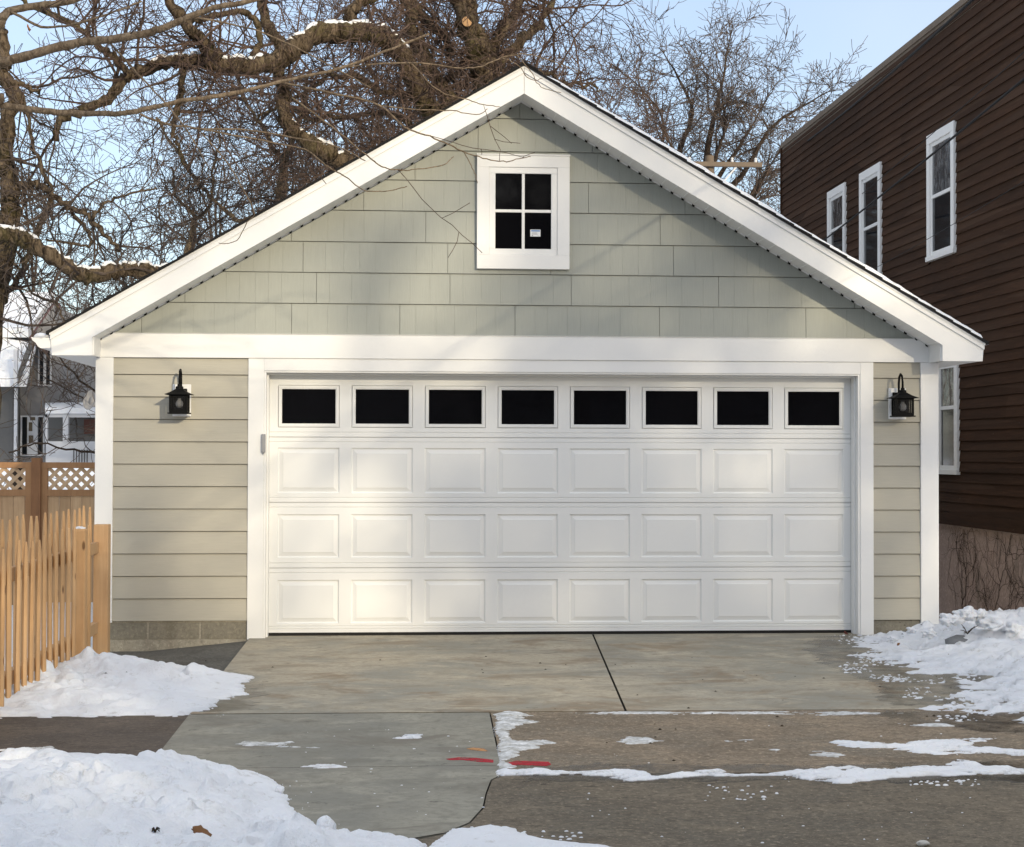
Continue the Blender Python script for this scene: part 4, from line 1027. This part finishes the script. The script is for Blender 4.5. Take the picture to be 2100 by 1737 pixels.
mb = MB(); hbox(mb, 59, 866, 66, 884, HY-.15, HY-.132); hbox(mb, 59, 893, 68, 908, HY-.15, HY-.132); mb.build('door_glass', M['glass2'], gh)
mb = MB(); hbox(mb, 94, 905, 215, 960, HY-2.2, HY-2.1); hbox(mb, 93, 850, 97, 905, HY-2.2, HY-2.1); hbox(mb, 129, 850, 139, 905, HY-2.25, HY-2.1); hbox(mb, 93, 846, 215, 856, HY-2.2, HY-2.1); mb.build('porch_frame', M['fwhite'], gh)
mb = MB(); hbox(mb, 97, 856, 215, 906, HY-1.0, HY-.9); mb.build('porch_wall', M['hdark'], gh)
mb = MB(); hbox(mb, 172, 860, 200, 890, HY-1.1, HY-1.02); mb.build('porch_window', M['redbrown'], gh)
mb = MB(); A, B, C_, D_ = HP(93, 836, HY-.1), HP(230, 836, HY-.1), HP(230, 848, HY-2.3), HP(91, 848, HY-2.3); mb.prism([tuple(A), tuple(B), tuple(C_), tuple(D_)], (0, 0, 0), (0, 0, .12)); mb.build('porch_roof', M['snow'], gh)
mb = MB()
for k in range(6): hbox(mb, 150+k*5.5, 922, 152+k*5.5, 948, HY-2.4, HY-2.36)
mb.build('stair_railing', M['hdark'], gh)
HY2 = 34
chh = empty('cream_house', tuple(at(170, 950, HY2)), 'cream sided house glimpsed between the grey house and the garage eave', 'house')
hprism(MB(), [(112, 960), (330, 960), (330, 640), (190, 640), (112, 700)], HY2, HY2+8).build('wall', M['cream'], chh)
hprism(MB(), [(118, 716), (126, 712), (146, 826), (138, 826)], HY2-.2, HY2-.05).build('corner_trim', M['fwhite'], chh)
hprism(MB(), [(142, 712), (150, 708), (166, 815), (158, 815)], HY2-.2, HY2-.05).build('rake_trim', M['fwhite'], chh)
hprism(MB(), [(112, 700), (190, 640), (330, 640), (330, 628), (188, 628), (106, 692)], HY2-.4, HY2+8.2).build('roof', M['snow'], chh)
# satellite dish
DYY = 9.0
dc = at(183, 820, DYY)
ds = empty('satellite_dish', (dc.x+.12, DYY+.15, -.3), 'grey satellite dish on a mast peeking out beside the garage corner', 'satellite dish')
mb = MB(); nrm = Vector((-.55, -.80, .22)).normalized(); ax = nrm.cross(Vector((0, 0, 1))).normalized(); ay = ax.cross(nrm)
base = 0; Rr = .115; rings = 7
for i in range(rings+1):
    r = Rr*i/rings
    for j in range(24):
        a = j*math.pi/12; q = dc+ax*(r*math.cos(a))+ay*(r*1.15*math.sin(a))-nrm*(.05*(1-(i/rings)**2)); mb.v.append(tuple(q))
for i in range(rings):
    for j in range(24): j2 = (j+1) % 24; mb.f.append((i*24+j, i*24+j2, (i+1)*24+j2, (i+1)*24+j))
o = mb.build('reflector', M['metal_grey'], ds, smooth=True); so = o.modifiers.new('t', 'SOLIDIFY'); so.thickness = .006
MB().tube([dc-nrm*.04, dc-nrm*.16], [.09, .06], 16).build('housing', M['metal_grey'], ds, smooth=True)
MB().tube([dc-nrm*.12, Vector((dc.x+.12, DYY+.15, dc.z-.15)), Vector((dc.x+.12, DYY+.15, -.3))], .022, 8).build('mast', M['metal_grey'], ds)

# ------------------------------------------------------------------ trees
TR = random.Random(31)
def rv(s=1.0): return Vector((TR.gauss(0, 1), TR.gauss(0, 1), TR.gauss(0, 1)))*s
def branch(mb, p, d, ln, r, lv, cfg):
    """grow one branch from p along d; children recursively; n-sided tubes"""
    L_ = cfg['lv'][lv]; k = max(2, int(ln/L_['seg'])); st = ln/k
    d = d.normalized(); pts = [p.copy()]; rs = [r]; q = p.copy()
    for i in range(k):
        d = (d+rv(L_['wob'])+Vector((0, 0, L_.get('trop', 0)))).normalized()
        q = q+d*st; pts.append(q.copy()); rr_ = max(cfg['rmin'], r*(1-.75*(i+1)/k)); rs.append(rr_)
        if lv+1 < len(cfg['lv']):
            N_ = cfg['lv'][lv+1]; t = (i+1)/k
            if t < L_.get('bare', .1): continue
            m_ = N_['den']*st; cnt = int(m_)+(TR.random() < m_-int(m_))
            for _ in range(cnt):
                ax_ = rv().cross(d)
                if ax_.length < .01: continue
                ax_.normalize(); ang = TR.uniform(*N_['ang'])
                nd = d*math.cos(ang)+ax_*math.sin(ang)
                l2 = TR.uniform(*N_['len'])*(1-.45*t) if N_.get('abs', 1) else ln*TR.uniform(.3, .6)
                branch(mb, pts[-2].lerp(q, TR.random()), nd, l2, max(cfg['rmin'], min(rr_*.7, N_['r'])), lv+1, cfg)
    mb.tube(pts, rs, L_.get('n', 3), cap=False)
def smooth_poly(pts, sub=4):
    out = []
    n = len(pts)
    for i in range(n-1):
        p0, p1, p2, p3 = pts[max(i-1, 0)], pts[i], pts[i+1], pts[min(i+2, n-1)]
        for s in range(sub):
            t = s/sub; out.append(((p1*2)+(p2-p0)*t+(p0*2-p1*5+p2*4-p3)*t*t+(p1*3-p0-p2*3+p3)*t*t*t)*.5)
    out.append(pts[-1]); return out
def limb(mb, twigs, path, ys, r0, r1, cfg, n=9, jag=.02, den=1.0, kids=True, snow=None, snowr=None, tstart=0.0, upb=0.15):
    """a limb along measured points at its own depths, with bark lumps; child branches go into twigs"""
    k = len(path); ys = ys if isinstance(ys, (list, tuple)) else (ys, ys)
    P_ = [at(u, v, ys[0]+(ys[1]-ys[0])*i/(k-1)) for i, (u, v) in enumerate(path)]
    P_ = smooth_poly(P_, 5); K = len(P_)
    P_ = [p+rv(jag*1.4) for p in P_]
    rs = [(r0+(r1-r0)*i/(K-1))*TR.uniform(.82, 1.2) for i in range(K)]
    mb.tube(P_, rs, n)
    if snow is not None:
        s0, s1 = snowr or (0, 1); seg = []
        a, b = int(s0*(K-1)), int(s1*(K-1))
        run = []
        for i in range(a, b+1):
            if TR.random() < .93: run.append(i)
            if (i == b or TR.random() > .93) and len(run) > 2:
                sp = []; sr = []
                for j in run:
                    for e in (0, .5):
                        if j+1 < K: q = P_[j].lerp(P_[j+1], e); sp.append(q+Vector((0, -.15*rs[j], rs[j]*.80))); sr.append(max(.012, rs[j]*TR.uniform(.32, .62)))
                if len(sp) > 2: sr[0] = sr[-1] = .006; snow.tube(sp, sr, 7, squash=.75)
                run = []
    if kids:
        for i in range(1, K):
            if i/K < tstart: continue
            st = (P_[i]-P_[i-1]).length; m_ = cfg['lv'][0]['den']*st*den; cnt = int(m_)+(TR.random() < m_-int(m_))
            for _ in range(cnt):
                d = rv(); d.z = d.z+upb; d.normalize()
                branch(twigs, P_[i-1].lerp(P_[i], TR.random()), d, TR.uniform(*cfg['lv'][0]['len']), min(rs[i]*.55, cfg['lv'][0]['r']), 0, cfg)
    return P_
cfgA = dict(rmin=.0045, lv=[dict(seg=.18, wob=.22, len=(1.0, 2.8), r=.022, den=3.0, n=4, trop=.0),
                          dict(seg=.13, wob=.24, len=(.6, 1.6), r=.010, den=4.2, ang=(.4, 1.2), n=3, trop=-.01),
                          dict(seg=.10, wob=.26, len=(.25, .8), r=.006, den=6.0, ang=(.4, 1.2), n=3, trop=-.02)])
def tree_thing(name, base, label, cat='tree', group=None): return empty(name, base, label, cat, group)

# --- the great old tree behind the garage
TY = 10.0
bt = tree_thing('bare_tree', tuple(Vector((at(1000, 400, TY).x, TY, -.3))), 'great gnarled bare tree with thick snow dusted limbs right behind the garage', 'tree', None)
tk, tw, sn = MB(), MB(), MB()
trunk_top = [(940, -60), (948, 0), (962, 50), (980, 95), (996, 140), (1010, 195), (1022, 330), (1030, 600), (1035, 960)]
limb(tk, tw, trunk_top, TY, .15, .25, cfgA, 12, .015, .8)
limb(tk, tw, [(1000, 330), (930, 220), (870, 120), (840, 40), (830, -60)], (TY, TY+.8), .12, .08, cfgA, 12, .02, 1.8)
limb(tk, tw, [(935, 240), (880, 225), (862, 190), (841, 142), (811, 98), (775, 73), (730, 64), (690, 66), (650, 72), (608, 92), (575, 122)], (TY+.2, TY-1.2), .16, .125, cfgA, 12, .012, 1.0, snow=sn, snowr=(.3, .95))
limb(tk, tw, [(575, 122), (545, 132), (507, 136), (455, 133), (400, 122), (372, 124), (330, 132), (287, 145), (255, 165), (220, 203), (180, 222), (128, 243), (112, 287)], (TY-1.2, TY-2.0), .125, .045, cfgA, 11, .012, 1.1, snow=sn, snowr=(.1, .55))
limb(tk, tw, [(575, 122), (572, 90), (545, 40), (528, -20)], (TY-1.2, TY-.6), .10, .06, cfgA, 10, .012, 1.0)
limb(tk, tw, [(562, 130), (576, 160), (580, 200), (586, 238), (603, 268), (641, 297), (679, 322), (705, 334), (740, 365), (790, 430)], (TY-1.2, TY-.2), .07, .15, cfgA, 11, .014, .9, snow=sn, snowr=(.3, .8))
limb(tk, tw, [(442, 118), (405, 78), (368, 34), (338, -10)], (TY-1.5, TY-1.9), .095, .07, cfgA, 10, .012, .9)
limb(tk, tw, [(257, 145), (236, 122), (203, 91), (152, 51), (84, 20), (30, -10)], (TY-1.9, TY-2.6), .045, .03, cfgA, 8, .012, 1)
limb(tk, tw, [(375, 130), (368, 203), (355, 253), (365, 304), (380, 340)], (TY-1.6, TY-1.2), .05, .015, cfgA, 8, .012, 1)
limb(tk, tw, [(392, 44), (440, 34), (490, 24), (520, 37), (533, 74), (520, 111), (495, 130)], (TY-1.4, TY-1.2), .035, .05, cfgA, 8, .008, .8)
limb(tk, tw, [(727, 66), (716, 30), (737, 7), (775, -10)], (TY-.6, TY-.3), .09, .07, cfgA, 9, .01, 1)
limb(tk, tw, [(1000, 160), (1060, 90), (1110, 50), (1140, -20)], (TY, TY+1), .08, .05, cfgA, 8, .02, 1.8)
limb(tk, tw, [(1000, 200), (1070, 150), (1130, 160), (1190, 172), (1235, 185)], (TY, TY+.5), .05, .015, cfgA, 8, .02, 1.2)
limb(tk, tw, [(1000, 130), (1060, 20), (1090, -40)], (TY+.3, TY+1), .08, .05, cfgA, 8, .02, 1.4)
limb(tk, tw, [(940, 160), (800, 190), (700, 150), (600, 200), (520, 260)], (TY+1, TY+2), .06, .02, cfgA, 7, .03, 1.4)
limb(tk, tw, [(960, 250), (860, 260), (760, 230), (690, 250), (600, 230)], (TY+.6, TY+1.5), .06, .02, cfgA, 7, .03, 1.6)
limb(tk, tw, [(930, 100), (860, 20), (800, -40)], (TY+.6, TY+1.4), .07, .03, cfgA, 7, .03, 2.2)
tk.build('trunk', M['bark'], bt, smooth=True)
tw.build('crown', M['twigr'], bt)
sn.build('snow', M['snow'], bt, smooth=True)
sp = at(957, 45, TY-.16)
stub = MB().tube([at(966, 38, TY+.05), sp+Vector((0, -.10, -.02))], [.11, .085], 14).build('cut_stub', M['bark'], bt)
q = sp+Vector((0, -.10, -.02)); MB().tube([q+Vector((0, -.001, 0)), q+Vector((0, -.012, -.002))], [.072, .07], 14).build('cut_face', M['cut'], stub)

# --- tree at the left edge
LY = 8.0
lt = tree_thing('bare_tree', (at(20, 400, LY).x, LY, -.3), 'bare tree with a crooked dark trunk at the left edge of the picture')
tk, tw, sn = MB(), MB(), MB()
limb(tk, tw, [(5, 60), (12, 118), (6, 150), (28, 188), (20, 236), (12, 287), (10, 338), (22, 378), (10, 480), (-20, 700), (-30, 960)], LY, .065, .15, cfgA, 10, .012, .6)
limb(tk, tw, [(20, 378), (60, 376), (90, 382), (111, 402), (152, 429), (189, 449), (219, 486), (245, 515)], (LY, LY-.5), .05, .025, cfgA, 8, .012, 1.1)
limb(tk, tw, [(120, 408), (140, 422), (160, 450), (185, 480), (182, 503), (150, 500), (95, 490)], (LY-.2, LY-.4), .03, .014, cfgA, 7, .01, 1)
limb(tk, tw, [(45, 190), (60, 260), (70, 310), (95, 362), (111, 402)], (LY, LY-.2), .02, .028, cfgA, 7, .01, 1)
limb(tk, tw, [(189, 449), (215, 420), (250, 402), (290, 392), (324, 388)], (LY-.4, LY), .024, .012, cfgA, 7, .01, 1)
limb(tk, tw, [(28, 170), (60, 180), (81, 190)], (LY, LY), .04, .02, cfgA, 7, .01, 1)
limb(tk, tw, [(-60, 480), (0, 480), (34, 484), (68, 501), (101, 523), (135, 547), (162, 562), (189, 566), (236, 556), (270, 553), (304, 557), (335, 560), (400, 566)], (LY-1.5, LY-.6), .09, .10, cfgA, 11, .010, .35, snow=sn, snowr=(.02, .98))
limb(tk, tw, [(110, 402), (90, 450), (60, 520), (20, 600), (-30, 640)], (LY+.2, LY+.5), .03, .05, cfgA, 7, .012, .6)
limb(tk, tw, [(10, 500), (60, 590), (110, 620), (130, 660)], (LY, LY-.4), .02, .008, cfgA, 7, .012, .3)
tk.build('trunk', M['bark'], lt, smooth=True); tw.build('crown', M['twig'], lt); sn.build('snow', M['snow'], lt, smooth=True)

# --- smaller trees between them
mt = tree_thing('bare_tree', (at(560, 500, 13).x, 13, -.3), 'slender pale barked bare tree rising behind the left roof slope')
tk, tw = MB(), MB()
limb(tk, tw, [(560, 960), (568, 500), (574, 415), (580, 370), (583, 338), (590, 310), (620, 230), (630, 160)], 13, .12, .03, cfgA, 8, .012, 1.2)
limb(tk, tw, [(583, 338), (560, 300), (545, 270), (500, 200), (480, 120)], 13, .05, .02, cfgA, 7, .015, 1.3)
limb(tk, tw, [(574, 415), (545, 430), (500, 455), (470, 440), (439, 412), (398, 365), (355, 297), (320, 240)], (13, 12), .045, .018, cfgA, 7, .012, 1.2)
limb(tk, tw, [(382, 560), (384, 517), (398, 449), (382, 425), (360, 400), (350, 340)], 12.5, .05, .018, cfgA, 7, .012, 1.2)
limb(tk, tw, [(398, 449), (430, 420), (436, 350), (450, 300), (445, 260)], 12.5, .03, .012, cfgA, 7, .012, 1.2)
tk.build('trunk', M['barkl'], mt, smooth=True); tw.build('crown', M['twig'], mt)

# --- free standing background trees
def free_tree(name, x, y, h, spread, seed, label, den=1.0, fork=.3, tmat='barkd', cmat='twig', group=None, rmin=.008, trunk_r=.28, droop=.0, z0=-.3, lean=0):
    global TR
    TR = random.Random(seed)
    t = tree_thing(name, (x, y, z0), label, 'tree', group)
    cfg = dict(rmin=rmin, lv=[dict(seg=.38, wob=.19, len=(1.6, 3.4), r=.045, den=1.6*den, n=4, trop=.03),
                            dict(seg=.25, wob=.24, len=(.8, 2.0), r=.018, den=3.2*den, ang=(.4, 1.2), n=3, trop=.01),
                            dict(seg=.18, wob=.26, len=(.35, 1.0), r=.009, den=4.6*den, ang=(.4, 1.2), n=3, trop=-droop)])
    tk, tw = MB(), MB()
    zf = h*fork; top = Vector((x+lean*.3, y, z0+zf))
    tk.tube(smooth_poly([Vector((x, y, z0)), Vector((x+TR.uniform(-.2, .2), y, z0+zf*.5)), top], 5), [trunk_r*(1.15-.35*i/10) for i in range(11)], 10)
    nl = 13; ch = h-zf
    for i in range(nl):
        a = 2.4*i+TR.uniform(-.3, .3); el = rad(82-96*(i/(nl-1))**.75*TR.uniform(.85, 1.1)); q_ = TR.uniform(.75, 1.0)
        end = top+Vector((lean*.7+spread*q_*math.cos(el)*math.cos(a), spread*q_*math.cos(el)*math.sin(a), ch*q_*math.sin(el)*.95))
        s0 = top-Vector((0, 0, zf*.25*(i/nl)))
        m1 = s0.lerp(end, .33)+rv(.05*spread)+Vector((0, 0, -.03*ch)); m2 = s0.lerp(end, .68)+rv(.07*spread)
        P_ = smooth_poly([s0-Vector((0, 0, .15)), m1, m2, end], 7); K = len(P_); P_ = [p_+rv(.02) for p_ in P_]
        r0_ = trunk_r*TR.uniform(.35, .6); rs = [max(.018, r0_*(1-.92*j/(K-1))) for j in range(K)]
        tk.tube(P_, rs, 6)
        for j in range(5, K):
            st = (P_[j]-P_[j-1]).length; m_ = cfg['lv'][0]['den']*st*(.55+.75*j/K); cnt = int(m_)+(TR.random() < m_-int(m_))
            for _ in range(cnt):
                d = rv(.8)+(P_[j]-P_[j-1]).normalized()*.9; d.z += .25
                branch(tw, P_[j], d, TR.uniform(.9, 2.4)*(h/16)**.5*(1-.3*j/K), min(rs[j]*.6, .04), 0, cfg)
    tk.build('trunk', M[tmat], t, smooth=True); tw.build('crown', M[cmat], t)
    return t
rx = at(1425, 300, 41).x
free_tree('bare_tree', rx, 41, 16.6, 5.2, 5, 'round crowned bare tree standing behind the utility pole', 1.5, .66, cmat='twig', rmin=.009, trunk_r=.26, lean=.6)
free_tree('bare_tree', at(1585, 400, 34).x, 34, 9.4, 2.0, 6, 'low bare tree squeezed between the pole and the brown building', .9, .35, cmat='twigr', rmin=.009, trunk_r=.15)
free_tree('bare_tree', at(1840, 300, 50).x, 50, 14.2, 4.0, 8, 'bare treetop just showing above the roof of the brown building', .6, .5, rmin=.010)
free_tree('bare_tree', at(40, 500, 40).x, 40, 14.5, 5, 9, 'bare background tree on the left, behind the grey house', .7, .35, rmin=.009, trunk_r=.16)
free_tree('bare_tree', at(430, 500, 33).x, 33, 13.0, 5.0, 10, 'bare background tree behind the left half of the garage roof', 1.05, .3, rmin=.0085, trunk_r=.16)
free_tree('bare_tree', at(770, 300, 27).x, 27, 13.5, 5.2, 11, 'reddish bare tree behind the trunk of the great tree', 1.8, .4, cmat='twigr', rmin=.008, trunk_r=.17)
free_tree('bare_tree', at(1050, 300, 24).x, 24, 12.2, 3.9, 12, 'reddish bare tree whose twigs show behind the garage peak', 1.9, .5, cmat='twigr', rmin=.0075, trunk_r=.15)
free_tree('bare_tree', at(600, 700, 22).x, 22, 9.0, 3.4, 14, 'bushy bare tree right behind the slender pale barked tree', 1.3, .4, rmin=.0065, trunk_r=.10)
free_tree('bare_tree', at(290, 700, 24).x, 24, 8.0, 3.0, 13, 'low bushy bare tree behind the left roof slope', 1.1, .35, rmin=.007, trunk_r=.09)

# --- near tree, its trunk outside the frame, its branches reaching over the garage front
TR = random.Random(77)
ny_ = -4.6
nt_ = tree_thing('young_tree', (-3.9, ny_, -.05), 'near young tree with light tan branches crossing the upper left of the picture')
tk, tw = MB(), MB()
cfgN = dict(rmin=.0022, lv=[dict(seg=.07, wob=.12, len=(.25, .75), r=.006, den=1.6, n=4, trop=-.01),
                          dict(seg=.05, wob=.16, len=(.08, .3), r=.0032, den=3.2, ang=(.4, 1.0), n=3)])
tk.tube(smooth_poly([Vector((-3.9, ny_, -.05)), Vector((-3.88, ny_, 1.5)), Vector((-3.82, ny_-.05, 3.2)), Vector((-3.7, ny_, 5.5))], 6), [.11-.004*i for i in range(19)], 12)
def near(path, ys, r0, r1, den=1.0, root=None, n=7):
    P_ = [at(u, v, ys[0]+(ys[1]-ys[0])*i/(len(path)-1)) for i, (u, v) in enumerate(path)]
    if root is not None: P_ = [Vector(root)]+P_
    P_ = smooth_poly(P_, 5); K = len(P_); P_ = [p+rv(.002) for p in P_]
    rs = [(r0+(r1-r0)*i/(K-1))*TR.uniform(.93, 1.07) for i in range(K)]
    tk.tube(P_, rs, n)
    for i in range(2, K):
        st = (P_[i]-P_[i-1]).length; m_ = cfgN['lv'][0]['den']*st*den; cnt = int(m_)+(TR.random() < m_-int(m_))
        for _ in range(cnt):
            d = (P_[i]-P_[i-1]).normalized()+rv(.6); branch(tw, P_[i-1], d, TR.uniform(.2, .7), min(rs[i]*.5, .005), 0, cfgN)
near([(-80, 136), (0, 128), (68, 111), (142, 91), (219, 81), (287, 71), (338, 56), (388, 35), (439, 17), (507, 3), (600, -20)], (-4.6, -4.8), .030, .012, .8, (-3.86, ny_, 2.9), 9)
near([(-60, 70), (0, 40), (20, 22), (68, 13), (135, 4), (200, -20)], (-4.6, -4.3), .028, .018, .8, (-3.8, ny_, 3.3), 8)
near([(-60, 214), (0, 216), (68, 225), (135, 231), (236, 233), (304, 223), (371, 208), (473, 192), (574, 169), (704, 138), (790, 105), (880, 70)], (-4.7, -4.2), .022, .006, 1.2, (-3.87, ny_, 2.7), 8)
near([(287, 234), (338, 253), (405, 263), (507, 267), (600, 282), (690, 300), (750, 330)], (-4.5, -4.0), .007, .003, 1.0)
near([(20, 22), (84, 54), (150, 50), (236, 24), (290, 2)], (-4.5, -4.4), .008, .005, .8)
near([(574, 169), (680, 190), (777, 216), (828, 260), (882, 280), (923, 297), (950, 311), (990, 324), (1031, 331), (1064, 326), (1088, 321)], (-4.2, -3.8), .006, .0024, .35)
near([(950, 309), (966, 338), (974, 358), (980, 375)], (-3.9, -3.9), .003, .002, 0)
near([(600, 200), (680, 260), (750, 317), (777, 338), (808, 348), (845, 348), (909, 338), (929, 321)], (-4.3, -4.0), .005, .0024, .5)
near([(405, 263), (520, 285), (625, 307), (666, 338), (706, 361), (744, 388), (788, 392), (835, 382)], (-4.4, -4.1), .005, .0024, .4)
near([(704, 138), (842, 128), (929, 138), (980, 138), (1031, 118), (1075, 111), (1132, 125), (1190, 148)], (-4.2, -3.6), .005, .0025, .7)
near([(842, 128), (900, 185), (956, 203), (983, 213), (1024, 219)], (-4, -3.9), .004, .0022, .4)
near([(777, 216), (860, 225), (922, 226), (977, 236), (1000, 223)], (-4, -3.9), .004, .0022, .3)
near([(1031, 118), (1064, 135), (1085, 162), (1112, 162)], (-3.8, -3.8), .003, .002, .2)
near([(1060, 112), (1090, 150), (1110, 178), (1150, 190)], (-3.8, -3.8), .003, .002, .2)
near([(405, 263), (470, 340), (520, 430), (507, 456), (486, 493), (449, 500)], (-4.3, -4.1), .004, .002, .4)
near([(388, 35), (520, 60), (650, 120), (760, 180)], (-4.6, -4.2), .006, .003, .8)
near([(219, 81), (300, 170), (380, 260), (430, 350)], (-4.6, -4.4), .006, .003, .9)
tk.build('branch', M['barkt'], nt_, smooth=True); tw.build('crown', M['twigr'], nt_)
lf = leaf(M['leafo'], at(57, 57, -4.55), .030, (1.3, .2, 1.2), 9); lf.name = 'leaf'
lf.parent = nt_; lf.location = Vector(lf.location)-Vector(nt_.location)

# --- trees and a house across the street behind the camera: they filter the low sun and show in the glass
def across(x, y, h, sp, seed, label, **k): free_tree('street_tree', x, y, h, sp, seed, label, group='street trees across the road', **k)
across(4.4, -24.5, 14.0, 3.7, 41, 'bare street tree across the road, nearest the camera', den=1.5, rmin=.012, trunk_r=.2)
across(13.7, -25, 14.5, 3.9, 42, 'bare street tree across the road, right of the first', den=1.65, rmin=.012, trunk_r=.18)
across(10.4, -28.6, 14.0, 4.2, 44, 'bare street tree across the road, standing close to the long house', den=1.1, rmin=.012, trunk_r=.12)
def ohouse(x0, x1, lab):
    oh = empty('opposite_house', ((x0+x1)/2, -38, 0), lab, 'house')
    MB().box(x0, x1, -42, -31, 0, 5.2).build('wall', M['hdark'], oh)
    MB().prism([(x0-.5, -30.4, 5.2), (x0-.5, -42.6, 5.2), (x0-.5, -36.5, 8.8)], (0, 0, 0), (x1-x0+1, 0, 0)).build('roof', M['roof'], oh)
ohouse(-14, 1.2, 'plain dark house across the road, left of its neighbour')
ohouse(2.6, 20, 'long dark house across the road, right of its neighbour')
bh = empty('opposite_house', (1.5, -58, 0), 'dark house seen only in reflections, behind the gap across the road', 'house')
MB().box(-6, 9, -60, -52, 0, 6.5).build('wall', M['hdark'], bh); MB().box(-6.4, 9.4, -60.4, -51.6, 6.5, 6.9).build('roof', M['roof'], bh)
print('objects', len(bpy.data.objects))
